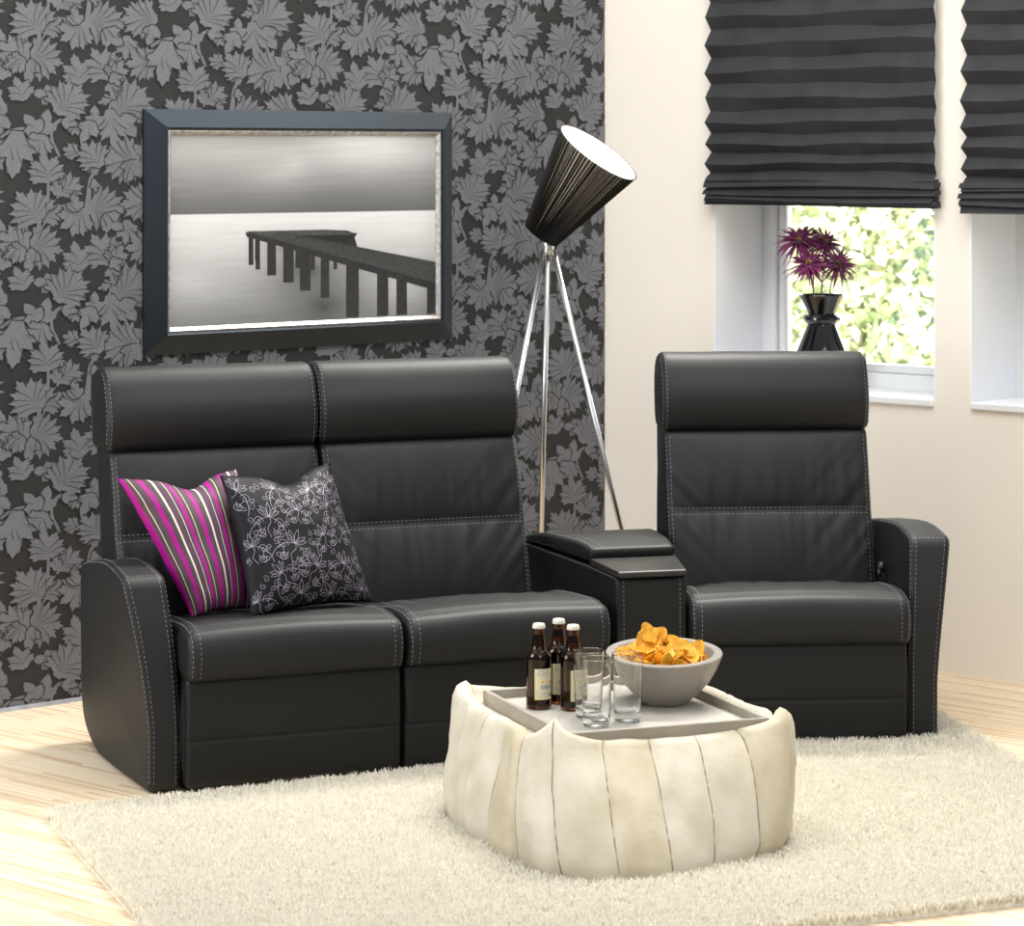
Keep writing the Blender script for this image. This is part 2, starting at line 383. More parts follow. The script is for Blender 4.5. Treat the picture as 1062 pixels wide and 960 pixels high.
def wallpaper():
    V = []; Fc = []; M = []
    def quad(a0, a1, z0, z1, y, m):
        b = len(V); V.extend([(a0, y, z0), (a1, y, z0), (a1, y, z1), (a0, y, z1)]); Fc.append((b, b+1, b+2, b+3)); M.append(m)
    A0, A1, Z1 = -2.2, 2.427, 2.7
    quad(A0, A1, 0, Z1, 0, 0)
    b = len(V); V.extend([(A0, .12, 0), (A1, .12, 0), (A1, .12, Z1), (A0, .12, Z1)])
    Fc.extend([(b+1, b, b+3, b+2), (b+3, b-1, b-2, b+2), (b, b-4, b-1, b+3)]); M.extend([0]*3)
    def clip(P, ax, lim, sg):
        o = []
        for i in range(len(P)):
            p, q = P[i], P[(i+1) % len(P)]
            pi, qi = sg*(p[ax]-lim) >= 0, sg*(q[ax]-lim) >= 0
            if pi: o.append(p)
            if pi != qi:
                s = (lim-p[ax])/(q[ax]-p[ax]); o.append((p[0]+(q[0]-p[0])*s, p[1]+(q[1]-p[1])*s))
        return o
    for ci in range(-3, 6):
        for ri in range(-4, 6):
            ox = ci*.53; oz = 1.803 + ri*.567 - (.5*.567 if ci % 2 else 0)
            if oz < -.1 or oz - .75 > 2.7: continue
            def put(P, m, y):
                Q = [(ox+x*KX, oz-y_*KY) for x, y_ in P]
                if min(q[0] for q in Q) < A0 or max(q[0] for q in Q) > A1-.001: Q = clip(clip(Q, 0, A0, 1), 0, A1-.001, -1)
                if len(Q) > 2 and (min(q[1] for q in Q) < 0 or max(q[1] for q in Q) > Z1): Q = clip(clip(Q, 1, 0, 1), 1, Z1, -1)
                if len(Q) < 3: return
                b = len(V); V.extend([(x, y, z) for x, z in Q]); Fc.append(tuple(range(b, b+len(Q)))); M.append(m)
            for g_, (halo, lobes) in enumerate(LV):
                y = -.0003-.00085*(g_ % 4)-.00002*((ci*3+ri) % 5)
                for k, P in enumerate(halo): put(P, 0, y-k*.000011)
                for k, P in enumerate(lobes): put(P, 1, y-.00045-k*.000013)
            for k, P in enumerate(VN): put(P, 2, -.0042-(k % 9)*.00001)
    o = mesh('wall_left', V, Fc, [WP_G, WP_L, WP_V], None, False, M, loc=WLO, rotz=WLA)
    # every printed face looks into the room (local -y)
    me = o.data
    bm = bmesh.new(); bm.from_mesh(me); bm.normal_update()
    for f in bm.faces:
        if f.material_index and f.normal.y > 0: f.normal_flip()
    bm.to_mesh(me); bm.free()
    return tag(o, 'dark wall papered with large grey acanthus leaves', 'wall', kind='structure')
wallpaper()
b = MB(); b.box(-2.2, 2.427, -.008, .0, 0, .012)
tag(b.build('baseboard_left', simple('pale_strip', (.42, .45, .52), .5, noise_scale=30, noise_amt=.2), smooth=False, loc=WLO, rotz=WLA), 'thin pale strip along the foot of the papered wall', 'baseboard', kind='structure')

# --- cream wall with two window openings
ZS, ZT, DEP = .868, 2.35, .275
OP = [(.485, 1.370), (1.502, 2.387)]
b = MB()
xs = [-.02, .485, 1.370, 1.502, 2.387, 4.2]; zs = [0, ZS, ZT, 2.7]
WALLD = DEP + .09
for i in range(5):
    for j in range(3):
        if i in (1, 3) and j == 1: continue
        b.box(xs[i], xs[i+1], 0, WALLD, zs[j], zs[j+1])
wr = b.build('wall_right', CREAM, smooth=False, recalc=False, loc=WRO, rotz=WRA)
bm = bmesh.new(); bm.from_mesh(wr.data); bmesh.ops.remove_doubles(bm, verts=bm.verts, dist=1e-4)
seen = {}
for f in bm.faces: seen.setdefault(tuple(sorted(v.index for v in f.verts)), []).append(f)
bmesh.ops.delete(bm, geom=[f for g in seen.values() if len(g) > 1 for f in g], context='FACES'); bm.to_mesh(wr.data); bm.free()
tag(wr, 'plain cream plaster wall with two deep window openings', 'wall', kind='structure')

def window(idx, x0, x1, name):
    w = MB()   # painted lining of the opening
    t = .004
    w.box(x0, x0+t, -.001, DEP, ZS, ZT); w.box(x1-t, x1, -.001, DEP, ZS, ZT); w.box(x0+t, x1-t, -.001, DEP, ZT-t, ZT)
    o = w.build(name, REVEAL, smooth=False, loc=WRO, rotz=WRA)
    tag(o, ['deep white window recess behind the left blind, with leafy view', 'deep white window recess behind the blind cut by the right edge'][idx], 'window', kind='structure')
    m = MB(); m.box(x0+t, x1-t, -.012, DEP, ZS-.02, ZS+.003, bev=.004); m.build('window_sill', WHITE_P, o, smooth=False)
    m = MB(); y0, y1 = DEP-.005, DEP+.06
    fw = .062
    m.box(x0, x0+fw, y0, y1, ZS, ZT, bev=.006); m.box(x1-fw, x1, y0, y1, ZS, ZT, bev=.006)
    m.box(x0+fw, x1-fw, y0, y1, ZS, ZS+.052, bev=.006); m.box(x0+fw, x1-fw, y0, y1, ZT-.06, ZT, bev=.006)
    m.build('window_frame', WHITE_P, o, smooth=False)
    m = MB(); y0 += .018; y1 -= .005; a0, a1, z0, z1 = x0+fw+.001, x1-fw-.001, ZS+.053, ZT-.061; q = .028
    m.box(a0, a0+q, y0, y1, z0, z1, bev=.004); m.box(a1-q, a1, y0, y1, z0, z1, bev=.004)
    m.box(a0+q, a1-q, y0, y1, z0, z0+q, bev=.004); m.box(a0+q, a1-q, y0, y1, z1-q, z1, bev=.004)
    s = m.build('window_sash', WHITE_P, o, smooth=False)
    m = MB(); m.box(a0+q-.002, a1-q+.002, y0+.014, y0+.018, z0+q-.002, z1-q+.002)
    m.build('pane', PANE, s, smooth=False)
window(0, *OP[0], 'window_1'); window(1, *OP[1], 'window_2')

# --- pleated blinds
def blind(x0, x1, zbot, label, seed):
    rr = random.Random(seed)
    o = thing('pleated_blind', label, 'blind', (WRO[0], WRO[1], 0), WRA, 'charcoal pleated blinds')
    tips = [2.40]
    z = zbot + .085
    zz = [z]; p = .058
    while zz[-1] < 2.36:
        zz.append(zz[-1]+p); p = min(.094, p*1.12)
    N = 40; V = []; Fc = []
    rows = []
    for k, zt in enumerate(zz):
        nz = zz[k+1]-zt if k+1 < len(zz) else .09
        rows.append((zt, -.046, .008)); rows.append((zt+nz*.52, -.022, 0.))
    ph = [rr.random()*6 for _ in rows]
    for i, (zt, yy, ex) in enumerate(rows):
        for j in range(N+1):
            s = j/N; x = x0 - ex + (x1-x0+2*ex)*s
            V.append((x, yy+.003*math.sin(9*s+ph[i]), zt+.0035*math.sin(5*s+ph[i])+.003*math.sin(13*s+2*ph[i])))
    # rows subdivided with a slightly cushioned facet
    for i in range(len(rows)-1):
        for j in range(N): Fc.append((i*(N+1)+j, i*(N+1)+j+1, (i+1)*(N+1)+j+1, (i+1)*(N+1)+j))
    c = mesh('pleated_cloth', V, Fc, BLINDM, o, smooth=False)
    sm = c.modifiers.new('thick', 'SOLIDIFY'); sm.thickness = .0015
    # gathered folds at the bottom
    m = MB(); n = 10
    for k in range(n):
        zc = zbot + .005 + k*.0086
        yo = .010*math.sin(k*2.3+seed); ex = .009 + .005*math.sin(k*1.7+seed)
        v = []; f = []
        for j in range(N+1):
            s = j/N; x = x0-ex+(x1-x0+2*ex)*s; dz = .004*math.sin(4*s+k*.8)-.004*math.sin(math.pi*s)*(1 if k < 4 else -.5)
            v += [(x, -.050+yo*.6, zc+dz-.003), (x, -.014, zc+dz-.001), (x, -.014, zc+dz+.014), (x, -.040+yo*.6, zc+dz+.013)]
        for j in range(N):
            for q in range(4): f.append((j*4+q, j*4+(q+1) % 4, j*4+4+(q+1) % 4, j*4+4+q))
        f += [(3, 2, 1, 0), (N*4, N*4+1, N*4+2, N*4+3)]
        m.add(v, f)
    m.build('gathered_folds', BLINDM, o, smooth=False)
    m = MB(); m.box(x0, x1, -.06, -.001, 2.40, 2.44, bev=.004); m.build('head_rail', BLACKPL, o, smooth=False)
blind(.486, 1.386, 1.487, 'charcoal pleated blind over the window with the vase, left of two', 1)
blind(1.500, 2.40, 1.470, 'charcoal pleated blind cut off by the right edge of the photo', 4)

# ------------------------------------------------------------------ upholstery
def rounded(pts, N):
    """closed outline from (a, b, radius) corners, resampled evenly to N points, anticlockwise"""
    P = []; k = len(pts)
    for i in range(k):
        p = np.array(pts[i][:2], float); a = np.array(pts[i-1][:2], float); c = np.array(pts[(i+1) % k][:2], float); r = pts[i][2]
        u = (a-p)/np.linalg.norm(a-p); w = (c-p)/np.linalg.norm(c-p)
        if r <= 0: P.append(p); continue
        d = min(r, .48*np.linalg.norm(a-p), .48*np.linalg.norm(c-p)); q0, q1 = p+u*d, p+w*d
        for s in np.linspace(0, 1, 9): P.append((1-s)**2*q0+2*s*(1-s)*p+s*s*q1)
    P = np.array(P)
    if np.sum(P[:, 0]*np.roll(P[:, 1], -1)-np.roll(P[:, 0], -1)*P[:, 1]) < 0: P = P[::-1]
    C = np.vstack([P, P[:1]]); L = np.r_[0, np.cumsum(np.linalg.norm(np.diff(C, axis=0), axis=1))]
    s = np.linspace(0, L[-1], N, endpoint=False)
    return np.c_[np.interp(s, L, C[:, 0]), np.interp(s, L, C[:, 1])]

def pad(name, outline, x0, x1, mat, parent, r=.03, nx=48, N=96, disp=None, warp=None, endpuff=.01):
    """upholstered pad: outline in (depth, height) run along x with rounded ends; returns object, ring points, normals"""
    pr = rounded(outline, N)
    tn = np.roll(pr, -1, 0)-np.roll(pr, 1, 0); tn /= np.linalg.norm(tn, axis=1)[:, None]
    nr = np.c_[tn[:, 1], -tn[:, 0]]
    ks = 6; rows = []
    for k in range(ks): a = k/ks*math.pi/2; rows.append((x0+r*(1-math.cos(a)), r*(1-math.sin(a)), -1))
    for x in np.linspace(x0+r, x1-r, nx): rows.append((x, 0., 0))
    for k in range(ks-1, -1, -1): a = k/ks*math.pi/2; rows.append((x1-r*(1-math.cos(a)), r*(1-math.sin(a)), 1))
    G = np.zeros((len(rows), N, 3)); NR = np.zeros_like(G)
    for i, (x, ins, sd) in enumerate(rows):
        q = pr - nr*ins
        G[i, :, 0] = x; G[i, :, 1:] = q; NR[i, :, 1:] = nr
        if disp is not None:
            G[i, :, 1:] += nr*(disp(x, pr, nr)*(1-ins/r))[:, None]
        if sd: NR[i, :, 0] = sd*ins/r*1.2
    NR /= np.linalg.norm(NR, axis=2)[:, :, None]
    V = G.reshape(-1, 3).tolist(); F_ = []; nrw = len(rows)
    for i in range(nrw-1):
        for j in range(N): F_.append((i*N+j, i*N+(j+1) % N, (i+1)*N+(j+1) % N, (i+1)*N+j))
    for end, ri, sg in ((0, 0, -1), (1, nrw-1, 1)):
        c = G[ri].mean(0); last = ri*N
        for q, bulge in ((.75, .4), (.45, .75), (.15, 1.)):
            ring = c+(G[ri]-c)*q; ring[:, 0] += sg*endpuff*bulge
            bs = len(V); V += ring.tolist()
            for j in range(N): F_.append((last+j, last+(j+1) % N, bs+(j+1) % N, bs+j))
            last = bs
        F_.append(tuple(last+j for j in range(N)))
    V = np.array(V)
    if warp is not None:
        V = warp(V); G = warp(G.reshape(-1, 3)).reshape(G.shape)
    o = mesh(name, V, F_, mat, parent, True, recalc=True)
    return o, G, NR, pr

def stitch(paths, parent, dash=.0075, gap=.0055, w=.0019, lift=.0012, name='stitching'):
    for P, Nn in paths:
        V = []; F_ = []
        P = np.asarray(P); Nn = np.asarray(Nn)
        L = np.r_[0, np.cumsum(np.linalg.norm(np.diff(P, axis=0), axis=1))]
        s = 0.
        while s+dash < L[-1]:
            a = np.array([np.interp(s, L, P[:, k]) for k in range(3)]); b = np.array([np.interp(s+dash, L, P[:, k]) for k in range(3)])
            n = np.array([np.interp(s+dash/2, L, Nn[:, k]) for k in range(3)]); n /= np.linalg.norm(n) or 1
            t = (b-a)/(np.linalg.norm(b-a) or 1); c = np.cross(t, n)*w/2
            k = len(V); a = a+n*lift; b = b+n*lift; m = (a+b)/2+n*.0012
            V += [a-c*.6, a+c*.6, m+c, b+c*.6, b-c*.6, m-c]; F_.append((k, k+1, k+2, k+5)); F_.append((k+5, k+2, k+3, k+4))
            s += dash+gap
        mesh(name, V, F_, THREAD, parent, False)

def nearest(pr, a, b): return int(np.argmin((pr[:, 0]-a)**2+(pr[:, 1]-b)**2))
def rng_idx(i0, i1, N):
    """indices walking from i0 up to i1 around the ring"""
    return [(i0+k) % N for k in range(((i1-i0) % N)+1)]
def nz(x, y, z, s=1.): return noise.noise(Vector((x*s, y*s, z*s)))

def seat_disp(seed, x0, x1):
    def f(x, pr, nr):
        out = np.zeros(len(pr)); u = (x-x0)/(x1-x0)
        for i, (d, z) in enumerate(pr):
            top = max(0, nr[i, 1])
            out[i] = top*(.010*math.sin(math.pi*u)) + .0015*nz(x+seed, d, z, 9)
            # creases running back from the front seam and at the corners
            e = max(0, 1-abs(d-.30)/.26)
            cr = nz(x*26+seed*3, d*5, 0)+.6*nz(x*11+d*16+seed, d*4, 3)
            out[i] += top*e*.0065*cr*(.5+abs(2*u-1))
            fr = max(0, -nr[i, 0])
            out[i] += fr*.006*math.sin(math.pi*min(1, max(0, (z-.29)/.13)))
            if top > .4 and abs(d-.035) < .016: out[i] -= .0035
        return out
    return f
def back_disp(seed, x0, x1, zs):
    def f(x, pr, nr):
        out = np.zeros(len(pr)); u = (x-x0)/(x1-x0); eu = math.sin(math.pi*min(1, max(0, u)))**.35
        for i, (d, z) in enumerate(pr):
            fr = max(0, -nr[i, 0])
            if fr < .3: continue
            b0, b1 = (zs[0], zs[1]) if z < zs[1] else (zs[1], zs[2])
            s = min(1, max(0, (z-b0)/(b1-b0)))
            puff = math.sin(math.pi*s)**.55
            o = .026*puff*eu - .006
            # gathered wrinkles fanning from the pulled seam
            ds = abs(z-zs[1])
            k = nz(x*20+seed, z*3.0, seed*2.1)+.7*nz(x*42-seed, z*6, 5.)
            side = abs(2*u-1)
            o += fr*.0115*k*math.exp(-ds/.075)*puff
            dg = nz((x+(z-zs[1])*(1 if u < .5 else -1)*.9)*24+seed*5, z*4, 8)
            o += fr*.0150*dg*side**1.5*math.exp(-max(0, ds-.01)/.10)*puff
            o += .0018*nz(x, z, seed, 6)
            kk = nz(x*13+seed*7, z*1.5, 2.2)
            o += fr*.0060*max(0, kk)*(1-side)*puff
            out[i] = o*fr
        return out
    return f

SEAT_O = [(-.005, .288, .03), (-.018, .36, .06), (.0, .422, .035), (.10, .432, .1), (.30, .418, .1), (.52, .372, .04), (.52, .29, .03)]
PANEL_O = [(.018, .012, .02), (.012, .15, .05), (.018, .30, .02), (.10, .30, .02), (.10, .012, .02)]
BACK_O = [(.44, .335, .05), (.505, .612, .2), (.575, .845, .035), (.74, .86, .03), (.66, .40, .1), (.60, .335, .05)]
HEAD_O = [(.568, .835, .025), (.548, .93, .12), (.600, 1.062, .065), (.70, 1.066, .05), (.765, 1.02, .05), (.74, .835, .03)]
BSEAM = (.34, .608, .845)

def seat(parent, x0, x1, seed):
    o, G, NR, pr = pad('seat_cushion', SEAT_O, x0, x1, LEATHER, parent, r=.022, nx=60, N=110, disp=seat_disp(seed, x0, x1))
    N = len(pr); ft = nearest(pr, .030, .432); fb = nearest(pr, .0, .288); bt = nearest(pr, .45, .39)
    fr = nearest(pr, .022, .43)
    paths = [(G[4:-4, fr], NR[4:-4, fr])]
    for ri in (4, 7, -5, -8):
        idx = rng_idx(bt, fb, N) if len(rng_idx(bt, fb, N)) < N*.7 else rng_idx(fb, bt, N)[::-1]
        paths.append((G[ri][idx], NR[ri][idx]))
    stitch(paths, o)
    return o
def panel(parent, x0, x1, seed):
    def dp(x, pr, nr):
        out = np.zeros(len(pr))
        for i, (d, z) in enumerate(pr):
            fr = max(0, -nr[i, 0])
            out[i] = fr*(.004*math.sin(math.pi*min(1, max(0, (z-.137)/.163))) if z > .137 else 0) - (.0045*fr if abs(z-.137) < .004 else 0) + fr*.0012*nz(x, z, seed, 7)
        return out
    o, G, NR, pr = pad('footrest_panel', PANEL_O, x0, x1, LEATHER_D, parent, r=.014, nx=30, N=150, disp=dp)
    return o
def back(parent, x0, x1, seed):
    o, G, NR, pr = pad('backrest', BACK_O, x0, x1, LEATHER, parent, r=.022, nx=84, N=150, disp=back_disp(seed, x0, x1, BSEAM))
    N = len(pr); i0 = nearest(pr, .56, .83); i1 = nearest(pr, .445, .36); sm = nearest(pr, .50, .600); s2 = nearest(pr, .505, .616)
    idx = rng_idx(i0, i1, N)
    if len(idx) > N/2: idx = rng_idx(i1, i0, N)
    paths = [(G[4:-4, sm], NR[4:-4, sm]), (G[4:-4, s2], NR[4:-4, s2])]
    for ri in (3, 5, -4, -6): paths.append((G[ri][idx], NR[ri][idx]))
    stitch(paths, o, w=.0017)
def head(parent, x0, x1, seed):
    def dp(x, pr, nr):
        u = (x-x0)/(x1-x0); e = math.sin(math.pi*min(1, max(0, u)))**.4
        return np.array([.012*e*max(0, -nr[i, 0])*math.sin(math.pi*min(1, max(0, (z-.83)/.24))) + .0012*nz(x, z, seed, 8) for i, (d, z) in enumerate(pr)])
    o, G, NR, pr = pad('headrest', HEAD_O, x0, x1, LEATHER, parent, r=.017, nx=48, N=110, disp=dp)
    N = len(pr); i0 = nearest(pr, .62, 1.066); i1 = nearest(pr, .568, .84)
    idx = rng_idx(i0, i1, N)
    if len(idx) > N/2: idx = rng_idx(i1, i0, N)
    stitch([(G[ri][idx], NR[ri][idx]) for ri in (2, 5, -3, -6)], o, w=.0017)
def shell(parent, x0, x1):
    pad('back_shell', [(.66, .02, .03), (.66, .40, .1), (.752, .86, .03), (.79, .86, .03), (.775, .02, .03)], x0, x1, LEATHER_D, parent, r=.02, nx=12, N=60)
def base(parent, x0, x1):
    m = MB(); m.box(x0, x1, .105, .655, .02, .285, bev=.01); m.build('base_frame', LEATHER_D, parent, smooth=False)

def armrest(parent, sgn, x_in, zf, zb):
    """sgn -1: arm on the left of the seat, +1: on the right; x_in inner face"""
    out = [(.05, .004, .02), (.045, .16, .15), (.075, .40, .15), (.125, zf, .028), (.30, zf+.022, .18), (.55, (zf+zb)/2+.02, .2), (.80, zb, .05), (.81, .30, .2), (.80, .07, .12), (.62, .004, .15)]
    th = .082
    def warp(V):
        V = V.copy(); x = V[:, 0]; z = V[:, 2]; d = V[:, 1]
        s = np.clip((x)/th, -.3, 1.2)
        hgt = np.clip((z-.16)/.40, 0, 1.1)
        fall = 1-.92*np.clip((d-.12)/.62, 0, 1)
        outer = th + .052*hgt**1.3*fall + .012*np.sin(np.pi*np.clip((d-.05)/.8, 0, 1))
        inner = .020*hgt**1.5
        V[:, 0] = x_in + sgn*(inner + s*(outer-inner)); return V
    o, G, NR, pr = pad('armrest', out, 0, th, LEATHER, parent, r=.012, nx=10, N=160, warp=warp, endpuff=.006,
                       disp=lambda x, p, n: np.array([.0012*nz(x, d*3, z*3, 3) for d, z in p]))
    NR = NR.copy(); NR[:, :, 0] *= sgn
    N = len(pr); i0 = nearest(pr, .05, .02); i1 = nearest(pr, .78, zb)
    tp = nearest(pr, .30, zf+.02); idx = rng_idx(i0, i1, N)
    if tp not in idx: idx = rng_idx(i1, i0, N)
    top = nearest(pr, .123, zf-.002)
    up = nearest(pr, .14, zf+.003)
    paths = [(G[ri][idx], NR[ri][idx]) for ri in (2, 6, -3, -7)]
    st = stitch(paths+[(G[5:-5, up], NR[5:-5, up])], o, w=.0017)
    return o

# two seat sofa
SA = R(22)
sofa = thing('two_seat_sofa', 'black leather two-seat reclining sofa with high headrests in front of the papered wall', 'sofa', (-.8425, 7.228, 0), SA)
armrest(sofa, -1, -.003, .552, .50)
seat(sofa, .004, .598, 1); seat(sofa, .606, 1.20, 2)
panel(sofa, .006, .597, 1); panel(sofa, .606, 1.196, 2)
back(sofa, -.062, .545, 1.3); back(sofa, .553, 1.158, 2.7)
head(sofa, -.072, .540, 1); head(sofa, .547, 1.158, 2)
shell(sofa, -.02, .545); shell(sofa, .553, 1.15)
base(sofa, .01, 1.19)

# single recliner
CA = R(5)
rec = thing('recliner_armchair', 'black leather recliner armchair with one armrest below the window', 'armchair', (.494, 7.762, 0), CA)
armrest(rec, 1, .630, .570, .535)
seat(rec, 0.0, .626, 4); panel(rec, .004, .618, 4)
back(rec, .008, .625, 5.1); head(rec, .004, .628, 4); shell(rec, .02, .61); base(rec, .01, .61)
m = MB(); m.tube([(.628, .36, .455), (.610, .36, .455)], .016, 14); m.tube([(.614, .36, .455), (.610, .345, .43)], .007, 8)
m.build('recline_lever', BLACKPL, rec)

# wedge console between them
con = thing('wedge_console', 'black leather wedge console with padded lid between sofa and armchair', 'console', (.39, 7.74, 0), 0)
def conwarp(V):
    V = V.copy(); s = V[:, 0]/.2; d = V[:, 1]/.8
    FLx, FLy, FRx, FRy = .290, 7.720, .487, 7.772
    BLx, BLy, BRx, BRy = -.005, 8.450, .415, 8.565
    lx, ly = FLx+(BLx-FLx)*d, FLy+(BLy-FLy)*d; rx, ry = FRx+(BRx-FRx)*d, FRy+(BRy-FRy)*d
    V[:, 0] = lx+(rx-lx)*s-.39; V[:, 1] = ly+(ry-ly)*s-7.74; return V
o, G, NR, pr = pad('console_body', [(.02, .01, .015), (.0, .25, .1), (.004, .488, .012), (.22, .497, .05), (.78, .502, .02), (.78, .01, .02)], 0.0, .2, LEATHER_D, con, r=.008, nx=16, N=150, warp=conwarp, endpuff=.0)
i0 = nearest(pr, .02, .02); i1 = nearest(pr, .004, .482); i2 = nearest(pr, .74, .502)
idx = rng_idx(i0, i1, len(pr)); idx = idx if len(idx) < len(pr)/2 else rng_idx(i1, i0, len(pr))
idx2 = rng_idx(i1, i2, len(pr)); idx2 = idx2 if len(idx2) < len(pr)/2 else rng_idx(i2, i1, len(pr))
fn = np.zeros((len(idx), 3)); fn[:, 1] = -1
stitch([(G[7][idx], fn), (G[-8][idx], fn), (G[3][idx2], np.tile([-.7, 0, .7], (len(idx2), 1)))], o, w=.0017)
o, G, NR, pr = pad('console_lid', [(.205, .505, .012), (.195, .545, .014), (.30, .556, .08), (.60, .545, .12), (.775, .508, .03), (.76, .503, .01)], 0.004, .196, LEATHER, con, r=.012, nx=20, N=120, warp=conwarp, endpuff=.002)
i0 = nearest(pr, .215, .549); i1 = nearest(pr, .72, .52)
idx = rng_idx(i1, i0, len(pr)); idx = idx if len(idx) < len(pr)/2 else rng_idx(i0, i1, len(pr))
ff = nearest(pr, .212, .5475)
stitch([(G[5][idx], np.tile([-.2, 0, 1.], (len(idx), 1))), (G[8][idx], np.tile([0, 0, 1.], (len(idx), 1))), (G[4:-4, ff], np.tile([0, -.3, 1.], (len(G)-8, 1)))], o, w=.0017)
pad('console_ledge', [(-.006, .489, .004), (-.006, .507, .004), (.20, .519, .005), (.20, .497, .004)], 0.002, .198, TRAYPL, con, r=.004, nx=6, N=60, warp=conwarp, endpuff=.0)

# ------------------------------------------------------------------ cushions
def pillow_fn(c, nrm, T, pinch=.035):
    """c: four corners TL, TR, BR, BL; returns f(u, v, side) with u 0..1 left-right, v 0..1 top-bottom"""
    c = [np.array(p, float) for p in c]; nrm = np.array(nrm, float); nrm /= np.linalg.norm(nrm); mid = sum(c)/4
    def f(u, v, side=1, dent=0):
        p = c[0]*(1-u)*(1-v)+c[1]*u*(1-v)+c[2]*u*v+c[3]*(1-u)*v
        a, b_ = 2*u-1, 2*v-1
        eu = ((c[1]-c[0])+(c[2]-c[3]))/2; ev = ((c[3]-c[0])+(c[2]-c[1]))/2
        p = p - eu*.5*a*abs(a)**2*pinch*2*(1-b_*b_) - ev*.5*b_*abs(b_)**2*pinch*2*(1-a*a)
        if dent: p = p + ev*dent*math.exp(-((u-.55)/.17)**2)*(1-v)**2.2
        t = max(0., (1-abs(a)**2.6)*(1-abs(b_)**2.6))**.62
        fold = .006*noise.noise(Vector((u*5+T*90, v*5, side)))*t + .006*noise.noise(Vector(((u-v)*9, (u+v)*3+T*40, side*2.)))*(abs(a)**2+abs(b_)**2)*.7*min(1, t*3)
        return p + nrm*side*(T*t+fold)
    return f
def pillow(name, label, corners, nrm, T, mat, dent, org, ang, cat='cushion', group='throw cushions on the sofa'):
    o = thing(name, label, cat, org, ang, group)
    f = pillow_fn(corners, nrm, T); n = 44; V = []; UV = []; F_ = []
    for sd in (1, -1):
        for i in range(n+1):
            for j in range(n+1): V.append(f(j/n, i/n, sd, dent)); UV.append((j/n, i/n))
    k = (n+1)**2
    for i in range(n):
        for j in range(n):
            a = i*(n+1)+j; F_.append((a, a+n+1, a+n+2, a+1)); F_.append((k+a, k+a+1, k+a+n+2, k+a+n+1))
    cov = mesh('cushion_cover', V, F_, mat, o, True, uv=UV)
    bm = bmesh.new(); bm.from_mesh(cov.data); bmesh.ops.remove_doubles(bm, verts=bm.verts, dist=1e-5); bmesh.ops.recalc_face_normals(bm, faces=bm.faces); bm.to_mesh(cov.data); bm.free()
    return o, f
